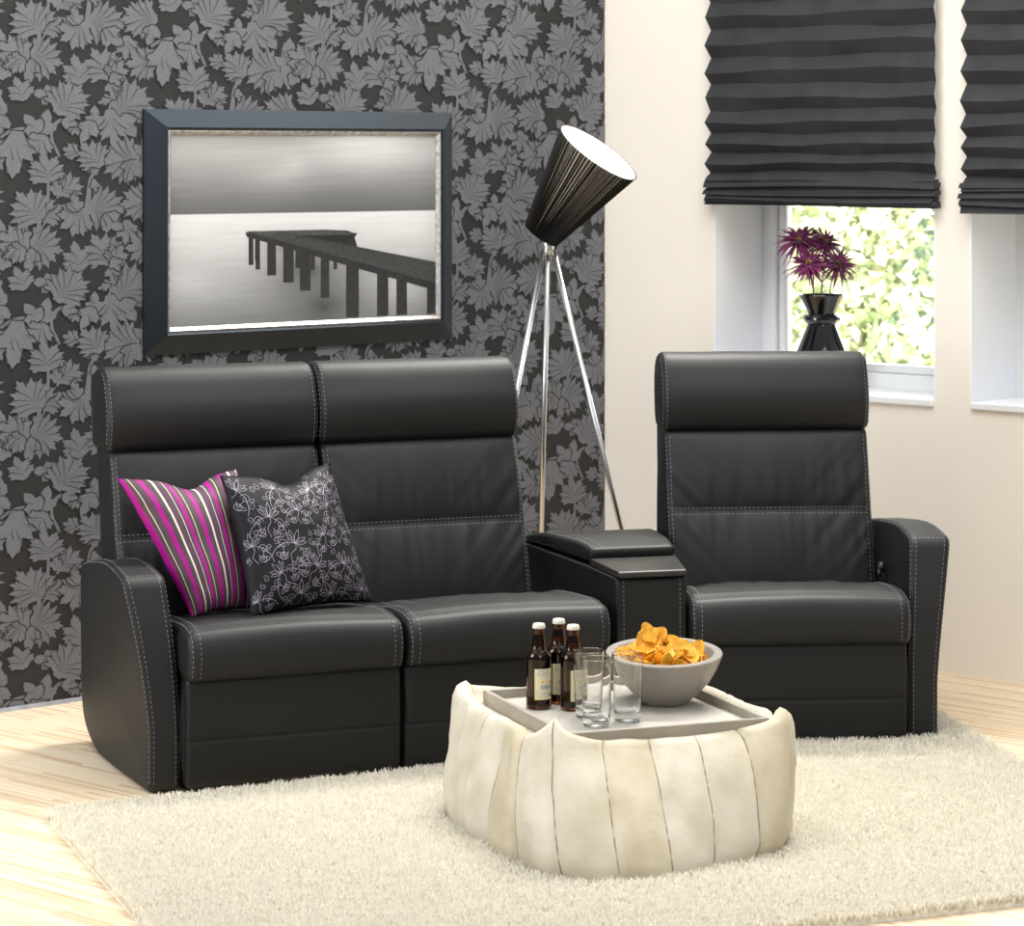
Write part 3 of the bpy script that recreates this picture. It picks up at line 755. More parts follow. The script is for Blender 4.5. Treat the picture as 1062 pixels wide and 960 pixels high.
# in sofa coordinates (t, depth, height)
ORG = (-.8425, 7.228, 0)
p1 = [(-.085, .385, .785), (.27, .44, .79), (.255, .25, .432), (.072, .20, .424)]
pillow('throw_cushion', 'magenta, taupe and cream striped satin cushion against the left armrest', p1, (.12, -.95, .30), .068, STRIPE, .085, ORG, SA)
p2 = [(.178, .31, .79), (.536, .44, .795), (.592, .235, .432), (.205, .10, .432)]
bp_, f2 = pillow('throw_cushion', 'black satin cushion embroidered with silvery scrolls, front of the two', p2, (.22, -.93, .30), .072, BLACKSATIN, .085, ORG, SA)
def embroidery():
    curves = []
    rr = random.Random(11)
    def spiral(x, y, a, r, turns, sg):
        k = 22; pts = []
        for i in range(k+1):
            s = i/k; q = r*(1-.82*s); w = a+sg*turns*2*math.pi*s
            pts.append((x+q*math.cos(w), y+q*math.sin(w)))
        return pts
    for gy in range(5):
        for gx in range(4):
            x0 = .06+gx*.29+(.14 if gy % 2 else 0)+rr.uniform(-.03, .03); y0 = .12+gy*.2+rr.uniform(-.03, .03)
            base = -math.pi/2; n0 = len(curves); rot_ = rr.uniform(-.7, .7); scl = rr.uniform(.85, 1.25)
            for k in (0, 1, 3, 5, 6):                      # palmette of looped petals
                a = base+(k-3)*.34; L = .10*(1-.05*abs(k-3)); w = .013
                pts = []
                for i in range(15):
                    s = i/14; q = L*math.sin(math.pi*s/1.0 if s < .5 else math.pi*(1-s))
                    q = L*(1-abs(2*s-1)); off = w*math.sin(2*math.pi*s)
                    pts.append((x0+q*math.cos(a)-off*math.sin(a), y0+q*math.sin(a)+off*math.cos(a)))
                curves.append(pts)
            for sg in (-1, 1):
                curves.append(spiral(x0+sg*.075, y0+.035, math.pi if sg > 0 else 0, .036, 1.35, sg))
                curves.append([(x0+sg*.002*i+sg*.105*math.sin(i/12*1.6), y0+.012*i-.03*math.sin(i/12*3.1)) for i in range(13)])
                curves.append(spiral(x0+sg*.11, y0-.06, -math.pi/2, .026, 1.2, -sg))
                lx, ly = x0+sg*.055, y0+.105       # almond leaf
                curves.append([(lx+sg*.05*math.sin(math.pi*i/10*1.0)*(1 if i <= 10 else 1), ly-.02+.045*i/10) for i in range(11)])
                curves.append([(lx+sg*.022*math.sin(math.pi*i/10), ly-.02+.045*i/10) for i in range(11)])
                curves.append([(x0+sg*(.03+.07*i/10), y0+.07+.03*math.sin(i/10*math.pi*2)) for i in range(11)])
            curves.append([(x0+.012*math.sin(i*.7), y0+.012*i) for i in range(12)])
            for sg in (-1, 1): curves.append(spiral(x0+sg*.05, y0+.10, 0 if sg > 0 else math.pi, .03, 1.5, sg)); curves.append(spiral(x0+sg*.125, y0+.03, math.pi/2, .022, 1.3, sg))
            for q in range(n0, len(curves)):
                curves[q] = [(x0+scl*((a-x0)*math.cos(rot_)-(b-y0)*math.sin(rot_)), y0+scl*((a-x0)*math.sin(rot_)+(b-y0)*math.cos(rot_))) for a, b in curves[q]]
    V = []; F_ = []; w = .00055
    for pts in curves:
        if any(not (.015 < u < .985 and .015 < v < .985) for u, v in pts): 
            pts = [p for p in pts if .015 < p[0] < .985 and .015 < p[1] < .985]
            if len(pts) < 4: continue
        P = [f2(u, v, 1, .085) for u, v in pts]
        for i in range(len(P)-1):
            if np.linalg.norm(P[i+1]-P[i]) > .03: continue
            a, b_ = P[i], P[i+1]; t = b_-a; L = np.linalg.norm(t)
            if L < 1e-6: continue
            u, v = pts[i]; e = .01
            du = f2(min(u+e, 1), v, 1, .085)-f2(max(u-e, 0), v, 1, .085); dv = f2(u, min(v+e, 1), 1, .085)-f2(u, max(v-e, 0), 1, .085)
            n = np.cross(dv, du); n /= np.linalg.norm(n)
            if n[1] > 0: n = -n
            c = np.cross(t/L, n)*w; k = len(V); h = n*.0013
            V += [a-c+h, a+c+h, b_+c+h, b_-c+h]; F_.append((k, k+1, k+2, k+3))
    mesh('embroidery', V, F_, EMBR, bp_, False)
embroidery()

# ------------------------------------------------------------------ framed picture
PF = thing('framed_picture', 'large black-framed black and white photograph of a jetty on the papered wall', 'picture', (WLO[0], WLO[1], 0), WLA)
a0, a1, z0, z1 = .498, 1.722, 1.037, 1.800
def ringframe(m, o, i, yo, yi, back, mat=0):
    """mitred frame: outer rect o, inner rect i as (a0,a1,z0,z1); front depth yo at outside and yi at inside, back depth"""
    def rect(q, y): return [(q[0], y, q[2]), (q[1], y, q[2]), (q[1], y, q[3]), (q[0], y, q[3])]
    ins = tuple(i[k]-(.006 if k in (0, 2) else -.006) for k in range(4))
    v = rect(o, back)+rect(o, yo)+rect(ins, yi)+rect(i, yi+.004)+rect(i, back); f = []
    for L in range(4):
        for j in range(4): f.append((L*4+j, L*4+(j+1) % 4, (L+1)*4+(j+1) % 4, (L+1)*4+j))
    m.add(v, f, mat)
IN = (a0+.078, a1-.055, z0+.062, z1-.058)
IN = (a0+.072, a1-.062, z0+.068, z1-.062)
m = MB(); ringframe(m, (a0, a1, z0, z1), IN, -.012, -.042, -.002); m.build('picture_frame', FRAMEBLK, PF, smooth=False)
IN2 = tuple(IN[k]+(.017 if k in (0, 2) else -.017) for k in range(4))
def slip():
    m = MB()
    def rect(q, y): return [(q[0], y, q[2]), (q[1], y, q[2]), (q[1], y, q[3]), (q[0], y, q[3])]
    md = tuple((IN[k]*.6+IN2[k]*.4) for k in range(4))
    v = rect(IN, -.018)+rect(IN, -.033)+rect(md, -.036)+rect(IN2, -.024)+rect(IN2, -.018); f = []
    for L in range(4):
        for j in range(4): f.append((L*4+j, L*4+(j+1) % 4, (L+1)*4+(j+1) % 4, (L+1)*4+j))
    m.add(v, f); m.build('silver_slip', SILVER, PF, smooth=False)
slip()
def print_mat():
    m, t, b = nt('jetty_photograph')
    uv = nd(t, 'ShaderNodeUVMap'); sp = nd(t, 'ShaderNodeSeparateXYZ'); t.links.new(uv.outputs['UV'], sp.inputs['Vector'])
    r = nd(t, 'ShaderNodeValToRGB'); e = r.color_ramp.elements
    e[0].position = 0; e[0].color = (.22, .22, .22, 1); e[1].position = 1; e[1].color = (.45, .45, .45, 1)
    for p, c in ((.08, .26), (.28, .42), (.42, .66), (.55, .80), (.582, .80), (.584, .15), (.66, .20), (.80, .36), (.90, .50)):
        x = e.new(p); x.color = (c, c, c, 1)
    t.links.new(sp.outputs['Y'], r.inputs['Fac'])
    def spot(px, py, sx, sy, amt, prev, col):
        mp = nd(t, 'ShaderNodeMapping'); mp.inputs['Location'].default_value = (-px/sx, -py/sy, 0); mp.inputs['Scale'].default_value = (1/sx, 1/sy, 1)
        t.links.new(uv.outputs['UV'], mp.inputs['Vector'])
        g = nd(t, 'ShaderNodeTexGradient', gradient_type='QUADRATIC_SPHERE'); t.links.new(mp.outputs['Vector'], g.inputs['Vector'])
        mu = nd(t, 'ShaderNodeMath', operation='MULTIPLY'); mu.inputs[1].default_value = amt; t.links.new(g.outputs['Fac'], mu.inputs[0])
        mx = nd(t, 'ShaderNodeMix', data_type='RGBA'); t.links.new(mu.outputs[0], mx.inputs['Factor']); t.links.new(prev, mx.inputs['A']); mx.inputs['B'].default_value = (col, col, col, 1)
        return mx.outputs['Result']
    c = r.outputs['Color']
    c = spot(.71, 1.02, .40, .36, .9, c, .95); c = spot(.40, .80, .26, .20, .28, c, .85); c = spot(.45, .84, .10, .10, .25, c, .9); c = spot(.80, .95, .3, .2, .6, c, .9)
    c = spot(.50, .28, .30, .30, .9, c, .06); c = spot(.56, .08, .26, .34, .85, c, .05); c = spot(.40, .40, .16, .14, .5, c, .1)
    c = spot(.05, .25, .45, .35, .6, c, .72); c = spot(.87, .20, .22, .30, .5, c, .80)
    n = nd(t, 'ShaderNodeTexNoise'); n.inputs['Scale'].default_value = 4; n.inputs['Detail'].default_value = 6
    mp = nd(t, 'ShaderNodeMapping'); mp.inputs['Scale'].default_value = (1, 9, 1); t.links.new(uv.outputs['UV'], mp.inputs['Vector']); t.links.new(mp.outputs['Vector'], n.inputs['Vector'])
    r2 = nd(t, 'ShaderNodeValToRGB'); r2.color_ramp.elements[0].position = .3; r2.color_ramp.elements[0].color = (.86, .86, .86, 1); r2.color_ramp.elements[1].position = .7
    t.links.new(n.outputs['Fac'], r2.inputs['Fac'])
    mx = nd(t, 'ShaderNodeMix', data_type='RGBA', blend_type='MULTIPLY'); mx.inputs['Factor'].default_value = .8
    t.links.new(c, mx.inputs['A']); t.links.new(r2.outputs['Color'], mx.inputs['B'])
    t.links.new(mx.outputs['Result'], b.inputs['Base Color'])
    b.inputs['Roughness'].default_value = .22; b.inputs['Specular IOR Level'].default_value = .35
    return m
def picture_print():
    # drawing units of the print: x 0..870, y 0..650 (down)
    W, H_ = 870., 650.
    A = lambda x, y: (IN2[0]-.004+(IN2[1]-IN2[0]+.008)*x/W, IN2[3]+.004-(IN2[3]-IN2[2]+.008)*y/H_)
    V = []; F_ = []; M = []; UV = []
    def poly(pts, m, d):
        k = len(V)
        for x, y in pts:
            a, z = A(x, y); V.append((a, -.0205-d, z)); UV.append((x/W, 1-y/H_))
        F_.append(tuple(range(k, k+len(pts)))); M.append(m)
    poly([(0, 650), (870, 650), (870, 0), (0, 0)], 0, 0)
    posts = [(246, 357, 15, 446), (266, 357, 10, 430), (268, 367, 14, 462), (305, 380, 28, 484), (356, 390, 34, 510), (395, 405, 18, 462), (410, 415, 34, 540), (445, 420, 14, 470), (478, 435, 28, 568), (518, 350, 14, 400), (567, 350, 18, 400), (562, 465, 42, 640), (666, 495, 38, 640), (732, 520, 36, 640), (838, 550, 34, 640), (520, 445, 12, 470)]
    for i, (x, y0, w, y1) in enumerate(posts): poly([(x, y1), (x+w*1.02, y1), (x+w, y0-(26 if y0 > 356 else 0)), (x, y0-(26 if y0 > 356 else 0))], 1, .0003+i*.00001)
    poly([(236, 335), (240, 350), (868, 558), (868, 510), (610, 430), (590, 360), (598, 350), (566, 336), (495, 331)], 1, .0006)   # dark edge of the deck
    poly([(236, 331), (868, 530), (868, 455), (590, 391), (460, 363), (400, 350), (594, 350), (600, 346), (498, 331)], 2, .0009)         # boards
    for k in range(44):                                                                                  # gaps between boards
        s = k/43; y0 = 345+s*180; xa = 300+s*560; xb = xa+60+s*70
        ya = 331+(xa-236)*.315; 
        poly([(xa, ya), (xa+7, ya+1), (min(868, xb+9), ya-14-s*22), (min(868, xb), ya-16-s*22)], 3, .0012)
    o = mesh('print', V, F_, [print_mat(), simple('print_dark', (.022, .022, .022), .3, noise_scale=60, noise_amt=.3), simple('print_grey', (.075, .075, .075), .3, noise_scale=90, noise_amt=.4), simple('print_line', (.035, .035, .035), .3, noise_scale=60, noise_amt=.3)], PF, False, M, uv=UV)
    bm = bmesh.new(); bm.from_mesh(o.data); bm.normal_update()
    for f in bm.faces:
        if f.normal.y > 0: f.normal_flip()
    bm.to_mesh(o.data); bm.free()
picture_print()

# ------------------------------------------------------------------ tripod lamp
lamp = thing('tripod_floor_lamp', 'steel tripod floor lamp with tilted black string cone shade behind the console', 'lamp', (.116, 8.90, 0))
HUBZ = 1.385
for fx, fy in ((-.28, -.2), (.345, -.12), (-.03, .36)):
    m = MB(); sx, sy = fx*.02, fy*.02
    m.tube([(fx, fy, .0), (sx+.009*np.sign(fx)*(abs(fx) > .1), sy, HUBZ-.03)], [.0085, .0085], 12); m.build('leg', STEEL, lamp)
m = MB(); m.lathe([(0, HUBZ-.045), (.018, HUBZ-.045), (.02, HUBZ-.04), (.02, HUBZ-.028), (.017, HUBZ-.026), (.017, HUBZ-.018), (.021, HUBZ-.016), (.021, HUBZ-.002), (.012, HUBZ+.004), (.012, HUBZ+.03), (0, HUBZ+.03)], 24)
autosmooth(m.build('hub', STEEL, lamp))
axis = Vector((.185, -.085, .268)).normalized()
nb = Vector((-.022, 0, HUBZ+.022)); L = .325
rot = axis.to_track_quat('Z', 'Y').to_matrix()
r0, r1 = .060, .141; n = 96; V = []; F_ = []; UV = []; M = []
for j, (s, off) in enumerate(((0, 0), (.02, .001), (.97, .001), (1, .0015), (1, -.003), (.02, -.003))):
    rr_ = r0+(r1-r0)*s+off
    for k in range(n+1):
        w = 2*math.pi*k/n
        V.append(nb+rot @ Vector((rr_*math.cos(w), rr_*math.sin(w), L*s))); UV.append((k/n, s))
for j in range(5):
    for k in range(n):
        F_.append((j*(n+1)+k, j*(n+1)+k+1, (j+1)*(n+1)+k+1, (j+1)*(n+1)+k)); M.append(1)
b0 = len(V); V.append(nb+rot @ Vector((0, 0, .003))); UV.append((.5, 0))
b1 = len(V); V.append(nb+rot @ Vector((0, 0, .010))); UV.append((.5, 0))
for k in range(n): F_.append((b0, k+1, k)); M.append(0); F_.append((b1, 5*(n+1)+k, 5*(n+1)+k+1)); M.append(1)
liner = mesh('lamp_shade', V, F_, [SHADE, SHADEIN, SHADEGLOW], lamp, True, [2 if (m_ == 1 and i_ < 4*n) else m_ for i_, m_ in enumerate(M)], UV)
# black threads wound lengthways over the liner: wide gaps only where they spread apart
m = MB(); rs = random.Random(9); ns = 225
for k in range(ns):
    w0 = 2*math.pi*(k+rs.uniform(-.3, .3))/ns; w1 = 2*math.pi*(k+rs.uniform(-1.0, 1.0))/ns; v = []
    for s_, w_ in ((-.004, w0), (1.004, w1)):
        rr_ = r0+(r1-r0)*s_+.0016
        for q, hgt in ((-.00128, 0), (0, .0018), (.00128, 0)):
            a_ = w_+q/rr_; v.append(nb+rot @ Vector(((rr_+hgt)*math.cos(a_), (rr_+hgt)*math.sin(a_), L*s_)))
    m.add(v, [(0, 1, 4, 3), (1, 2, 5, 4)])
tagd = m.build('shade_threads', THREADBLK, liner, smooth=False, recalc=False)
m = MB(); pr_ = []
m.tube([nb+rot @ Vector((0, 0, .01)), nb+rot @ Vector((0, 0, .08))], .018, 16); m.build('socket', BLACKPL, lamp)
m = MB(); pts = [nb+rot @ Vector((0, 0, .08+.011*i)) for i in range(10)]
m.tube(pts, [.013, .014, .018, .024, .029, .031, .030, .025, .016, .003], 18); m.build('bulb', simple('opal_bulb', (.9, .9, .88), .3, noise_scale=5, noise_amt=.01), lamp)

# ------------------------------------------------------------------ rug
RC = [(-1.165, 6.985), (1.255, 8.22), (1.60, 6.36), (-.60, 5.48)]
def rug():
    c = [np.array(p) for p in RC]
    nseg = 60; out = []
    rr = random.Random(3)
    for i in range(4):
        a, b_ = c[i], c[(i+1) % 4]
        for k in range(nseg):
            s = k/nseg; out.append(a+(b_-a)*s)
    ctr = sum(out)/len(out); V = []; F_ = []
    n = len(out)
    # round off the corners a little
    out = [np.mean([out[(i+k) % n] for k in range(-2, 3)], axis=0) for i in range(n)]
    for sc, z in ((1., .0), (1.0, .006), (.992, .012), (.5, .012)):
        for p in out: q = ctr+(p-ctr)*sc; V.append((q[0], q[1], z))
    for L_ in range(3):
        for j in range(n): F_.append((L_*n+j, L_*n+(j+1) % n, (L_+1)*n+(j+1) % n, (L_+1)*n+j))
    V.append((ctr[0], ctr[1], .012)); k = len(V)-1
    for j in range(n): F_.append((3*n+j, 3*n+(j+1) % n, k))
    o = mesh('shag_rug', V, F_, RUGBASE, None, True, recalc=True)
    tag(o, 'cream long-pile shag rug under the pouf and seats', 'rug')
    # pile: short bent tufts
    NT = 270000
    u = rng.random(NT); v = rng.random(NT)
    edge = rng.random(NT) < .06
    P = ((1-u)*(1-v))[:, None]*c[0]+(u*(1-v))[:, None]*c[1]+(u*v)[:, None]*c[2]+((1-u)*v)[:, None]*c[3]
    ang = rng.random(NT)*2*np.pi; lean = .005+.009*rng.random(NT); hh = .017+.013*rng.random(NT)
    # keep tufts short where furniture presses on them
    clump = np.array([noise.noise(Vector((x*7, y*7, 0)))*.5+noise.noise(Vector((x*25, y*25, 3))) for x, y in P])
    hh += .004*clump; ang += 1.2*clump
    def local(o0, deg):
        q = P-np.array(o0); a = R(deg); return q @ np.array([math.cos(a), math.sin(a)]), q @ np.array([-math.sin(a), math.cos(a)])
    keep = np.ones(NT, bool)
    for o0, deg, x0, x1, y0, y1 in (((-.8425, 7.228), 22, -.07, 1.21, .02, .9), ((.494, 7.762), 5, -.25, .71, .04, .9), ((.225, 6.87), 21, -.30, .30, -.30, .30)):
        t, d = local(o0, deg); keep &= ~((t > x0) & (t < x1) & (d > y0) & (d < y1))
    P, ang, lean, hh = P[keep], ang[keep], lean[keep], hh[keep]; n = len(P)
    dx, dy = np.cos(ang), np.sin(ang); wx, wy = -dy, dx; w = .0013+.0007*rng.random(n)
    ring = []
    z0 = np.full(n, .006)
    for s, hs, ls, ws in ((0, 0, 0, 1.), (1, .62, .45, 1.15), (2, 1., 1.25, .55)):
        cx = P[:, 0]+dx*lean*ls; cy = P[:, 1]+dy*lean*ls; cz = z0+hh*hs
        ring.append(np.c_[cx-wx*w*ws, cy-wy*w*ws, cz]); ring.append(np.c_[cx+wx*w*ws, cy+wy*w*ws, cz])
    VV = np.stack(ring, 1).reshape(-1, 3)
    me = bpy.data.meshes.new('pile'); nv = len(VV)
    me.vertices.add(nv); me.vertices.foreach_set('co', VV.astype(np.float32).ravel())
    b_ = np.arange(n)*6
    q = np.stack([b_, b_+1, b_+3, b_+2, b_+2, b_+3, b_+5, b_+4], 1).reshape(-1)
    me.loops.add(len(q)); me.loops.foreach_set('vertex_index', q.astype(np.int32))
    me.polygons.add(2*n); me.polygons.foreach_set('loop_start', (np.arange(2*n)*4).astype(np.int32)); me.polygons.foreach_set('loop_total', np.full(2*n, 4, dtype=np.int32))
    me.polygons.foreach_set('use_smooth', np.ones(2*n, bool))
    me.update(calc_edges=True); me.materials.append(PILE)
    po = bpy.data.objects.new('pile', me); COL.objects.link(po); po.parent = o; tag(po, kind='stuff')
rug()

# ------------------------------------------------------------------ pouf
PO = (.265, 6.88); PA = R(21)
def pouf():
    o = thing('cowhide_pouf', 'square cream cowhide patchwork pouf standing on the rug', 'pouf', (PO[0], PO[1], 0), PA)
    nphi = 240; NP = 20; V = []; UV = []; F_ = []
    def outline(e):
        """squarish outline sampled evenly along its length, from the front left corner round"""
        w = np.linspace(0, 2*np.pi, 2001)+np.pi*1.25
        c, s_ = np.cos(w), np.sin(w)
        x = np.sign(c)*np.abs(c)**(2/e); y = np.sign(s_)*np.abs(s_)**(2/e)
        L_ = np.r_[0, np.cumsum(np.hypot(np.diff(x), np.diff(y)))]; q = np.linspace(0, L_[-1], nphi+1)
        return np.interp(q, L_, x), np.interp(q, L_, y)
    # (height, half size, exponent) from floor up over the rim and down to the sunken top
    rows = [(.006, .310, 4.5), (.010, .350, 4.5), (.03, .364, 4.5), (.055, .368, 5), (.085, .369, 5), (.115, .367, 5.5), (.145, .363, 6), (.175, .357, 6), (.205, .350, 7), (.235, .343, 7), (.262, .337, 8), (.285, .331, 9), (.300, .325, 9), (.308, .316, 9), (.306, .307, 9), (.296, .300, 9), (.284, .294, 9), (.276, .275, 9), (.275, .22, 6), (.275, .12, 4), (.275, .02, 2)]
    for i, (z, hs, e) in enumerate(rows):
        X, Y = outline(e)
        for k in range(nphi+1):
            x, y = X[k], Y[k]
            if k == nphi: x, y = X[0], Y[0]
            corner = (min(abs(x), abs(y))/max(abs(x), abs(y), 1e-6))**3.6
            u = k/nphi*NP; fr_ = u % 1 if k < nphi else 0
            seam = max(0, 1-min(fr_, 1-fr_)/.09)
            wall_ = i < 14
            g = noise.noise(Vector((x*2.2, y*2.2, z*5)))*.010+noise.noise(Vector((x*7, y*7, z*11+4)))*.0085
            g += .004*noise.noise(Vector((x*6, y*6, z*38)))*max(0, 1-z/.14)        # sagging folds near the floor
            puff = .007*(1-abs(2*fr_-1)**3)
            q = hs + (g+puff-.005*seam if wall_ else .3*g)*(1 if z > .02 else .5)
            up = min(1, max(0, (i-8)/4)) if i <= 13 else max(0, 1-(i-13)/4)
            frontl = 1 if (x < 0 and y < 0) else 0
            zz = z + up*((.026+.016*frontl)*corner + .006*noise.noise(Vector((x*4, y*4, 9))) - .026*(1-corner)*(1 if y < -.5 else .3))
            px, py = x*q, y*q; sh = min(1, z/.29)
            px -= .035*(1-sh); py -= (.040+.15*max(0, -y)*(1-.75*min(1, max(0, (x+.2)/1.1))))*(1-sh); px -= .03*max(0, x)*(1-sh)
            if x < -.5 and y > .5: px += .03*corner*(1-sh)
            V.append((px, py, zz)); UV.append((u, z))
    n1 = nphi+1
    for i in range(len(rows)-1):
        for k in range(nphi): F_.append((i*n1+k, i*n1+k+1, (i+1)*n1+k+1, (i+1)*n1+k))
    F_.append(tuple(reversed(range(nphi)))); F_.append(tuple((len(rows)-1)*n1+k for k in range(nphi)))
    mesh('cover', V, F_, HIDE, o, True, uv=UV)
    return o
pouf()

# ------------------------------------------------------------------ serving tray and what stands on it
TC = (.272, 6.868); TA = R(20.5); TZ = .278
def tray():
    o = thing('serving_tray', 'greywashed square wooden serving tray sunk in the top of the pouf', 'tray', (TC[0], TC[1], TZ), TA)
    w, d = .262, .285
    m = MB(); m.box(-w+.012, w-.012, -d+.012, d-.012, 0, .011); m.build('tray_base', TRAYW, o, smooth=False)
    for x0, x1, y0, y1 in ((-w, w, -d, -d+.013), (-w, w, d-.013, d), (-w, -w+.013, -d+.013, d-.013), (w-.013, w, -d+.013, d-.013)):
        m = MB(); m.box(x0, x1, y0, y1, -.002, .034, bev=.0025); m.build('tray_rim', TRAYR, o, smooth=False)
tray()
SZ = TZ+.011
def arcs(p): return p
def label_part(parent, r, z0, z1, a_mid, half, seed):
    """paper label wrapped on the bottle: cream ground, small print lines, barcode"""
    rr = random.Random(seed); nx, nz_ = 40, 44; V = []; F_ = []; M = []
    for j in range(nz_+1):
        for i in range(nx+1):
            a = a_mid+half*(2*i/nx-1); V.append((r*math.cos(a), r*math.sin(a), z0+(z1-z0)*j/nz_))
    for j in range(nz_):
        y = 1-j/nz_
        for i in range(nx):
            x = i/nx; k = 0
            if x < .04 or x > .955 or y < .02 or y > .98: k = 3
            elif .06 < y < .24 and j % 3 and rr.random() < .55 and .1 < x < .9: k = 1
            elif .40 < y < .48 and (.33 < x < .5 or .56 < x < .68): k = 2
            elif .40 < y < .48 and .82 < x < .9: k = 4
            elif .54 < y < .68 and .30 < x < .9: k = 1 if (i*7) % 5 < 3 or i % 2 else 5
            elif .76 < y < .92 and j % 3 and rr.random() < .5 and .1 < x < .75: k = 1
            elif .80 < y < .92 and .8 < x < .94: k = 4
            F_.append((j*(nx+1)+i, j*(nx+1)+i+1, (j+1)*(nx+1)+i+1, (j+1)*(nx+1)+i)); M.append(k)
    mats = LABELM
    mesh('paper_label', V, F_, mats, parent, True, M)
LABELM = [simple('label_cream', (.72, .66, .44), .5, noise_scale=30, noise_amt=.05), simple('label_grey', (.42, .42, .42), .5, noise_scale=30, noise_amt=.05), simple('label_yellow', (.75, .52, .10), .5, noise_scale=30, noise_amt=.05),
          simple('label_gold', (.62, .48, .18), .4, noise_scale=30, noise_amt=.05), simple('label_black', (.05, .05, .05), .5, noise_scale=30, noise_amt=.05), simple('label_blue', (.20, .22, .34), .5, noise_scale=30, noise_amt=.05)]
def bottle(label, x, y, rot, seed):
    o = thing('beer_bottle', label, 'bottle', (x, y, SZ), rot, 'beer bottles on the tray')
    R0 = .0315
    out = [(0, .0), (.026, .0), (.0305, .003), (R0, .008), (R0, .011), (R0, .118), (R0, .122), (.0312, .129), (.0290, .137), (.0240, .1435), (.0200, .148), (.0185, .154), (.0172, .166), (.0150, .182), (.0138, .192), (.0150, .194), (.0150, .200), (.0125, .202), (.0125, .207)]
    inn = [(.0105, .207), (.0112, .19), (.0148, .166), (.0170, .150), (.0262, .137), (.029, .127), (.029, .014), (.026, .008), (0, .007)]
    m = MB(); m.lathe(out+inn, 40); gb = autosmooth(m.build('bottle_glass', BEER, o, recalc='merge'), 50)
    m = MB(); m.lathe([(0, .0078), (.0255, .0085), (.0285, .0145), (.0285, .126), (.0255, .1365), (.0166, .1498), (.0144, .166), (0, .166)], 32); m.build('beer', BEERFILL, o)
    m = MB(); prof = [(.0155, .1985), (.0158, .200), (.0152, .206), (.0140, .2095), (.010, .2105), (0, .2107)]
    nn = 42; v = []; f = []
    for r_, z in prof:
        for k in range(nn):
            w = 2*math.pi*k/nn; q = r_*(1+(.05*math.cos(21*w) if z < .204 else 0)); v.append((q*math.cos(w), q*math.sin(w), z))
    for i in range(len(prof)-1):
        for k in range(nn): f.append((i*nn+k, i*nn+(k+1) % nn, (i+1)*nn+(k+1) % nn, (i+1)*nn+k))
    m.add(v, f); m.build('crown_cap', CAPM, o)
    label_part(o, R0+.0004, .026, .102, R(-90), .78, seed)
bottle('brown beer bottle with a cream cap, leftmost of the three', .0665, 6.925, R(24), 1)
bottle('brown beer bottle with a cream cap, behind the other two bottles', .117, 6.995, R(14), 2)
bottle('brown beer bottle with a cream cap, half hidden behind the glasses', .151, 6.905, R(32), 3)

def tumbler(label, x, y):
    o = thing('highball_glass', label, 'glass', (x, y, SZ), 0, 'empty tumblers on the tray')
    m = MB()
    m.lathe([(0, .001), (.029, .001), (.0312, .0018), (.0322, .004), (.03245, .0065), (.0327, .012), (.0328, .014), (.0331, .025), (.0383, .1605), (.0384, .1625), (.0384, .1633), (.0379, .1642), (.0374, .1633), (.0373, .1625), (.03722, .1605), (.0321, .0300), (.0318, .0280), (.0308, .0245), (.029, .0222), (.027, .0215), (.022, .0212), (0, .021)], 56)
    autosmooth(m.build('glass_body', GLASS, o, recalc='merge'), 50)
tumbler('clear empty highball glass nearest the bottles, behind the front glass', .187, 6.808)
tumbler('clear empty highball glass at the front of the tray', .2025, 6.705)
tumbler('clear empty highball glass in front of the bowl, rightmost of three', .2795, 6.765)

BX, BY = .380, 6.985
bowl = thing('snack_bowl', 'grey-taupe thick-walled bowl of orange crisps on the tray', 'bowl', (BX, BY, SZ))
m = MB(); nb_ = 72
prof = [(0, .0), (.050, .0), (.058, .004), (.085, .026), (.112, .056), (.131, .088), (.1435, .118), (.146, .126), (.1445, .129), (.125, .129), (.122, .126), (.112, .095), (.092, .062), (.060, .035), (.0, .028)]
v = []; f = []
for r_, z in prof:
    for k in range(nb_):
        w = 2*math.pi*k/nb_; x = r_*math.cos(w); y = r_*math.sin(w)
        v.append((x, y, z+(y*.085*(z/.129)**2)))       # rim cut on a slant, higher at the back
for i in range(len(prof)-1):
    for k in range(nb_): f.append((i*nb_+k, i*nb_+(k+1) % nb_, (i+1)*nb_+(k+1) % nb_, (i+1)*nb_+k))
m.add(v, f); autosmooth(m.build('bowl_body', BOWLM, bowl, recalc='merge'), 40)

def crisp_mesh(seed):
    rr = random.Random(seed); n = 36; V = []; F_ = []; a = .030; b_ = .024; cu = rr.uniform(4, 9); cv = rr.uniform(-3, 6); tw = rr.uniform(-6, 6)
    for sd in (0, 1):
        for i in range(n+1):
            for j in range(n+1):
                x, y = 2*i/n-1, 2*j/n-1
                X = x*math.sqrt(max(0, 1-y*y/2))*a; Y = y*math.sqrt(max(0, 1-x*x/2))*b_
                q = 1+.16*math.sin((2+seed % 4)*math.atan2(Y, X+1e-9)+seed)
                X *= q; Y *= q
                V.append((X, Y, cu*X*X*1.3+cv*Y*Y+tw*X*Y+.0013*math.sin(X*1150)+(.0012 if sd else 0)))
    k = (n+1)**2
    for i in range(n):
        for j in range(n):
            q = i*(n+1)+j; F_.append((q, q+1, q+n+2, q+n+1)); F_.append((k+q, k+q+n+1, k+q+n+2, k+q+1))
    for i in range(n):
        for (p, q) in ((i, i+1), (i*(n+1), (i+1)*(n+1)), (n*(n+1)+i, n*(n+1)+i+1), (i*(n+1)+n, (i+1)*(n+1)+n)): F_.append((p, q, k+q, k+p))
    return V, F_
CL = 'orange ridged potato crisp heaped in the grey bowl'
protos = []
rr = random.Random(5)
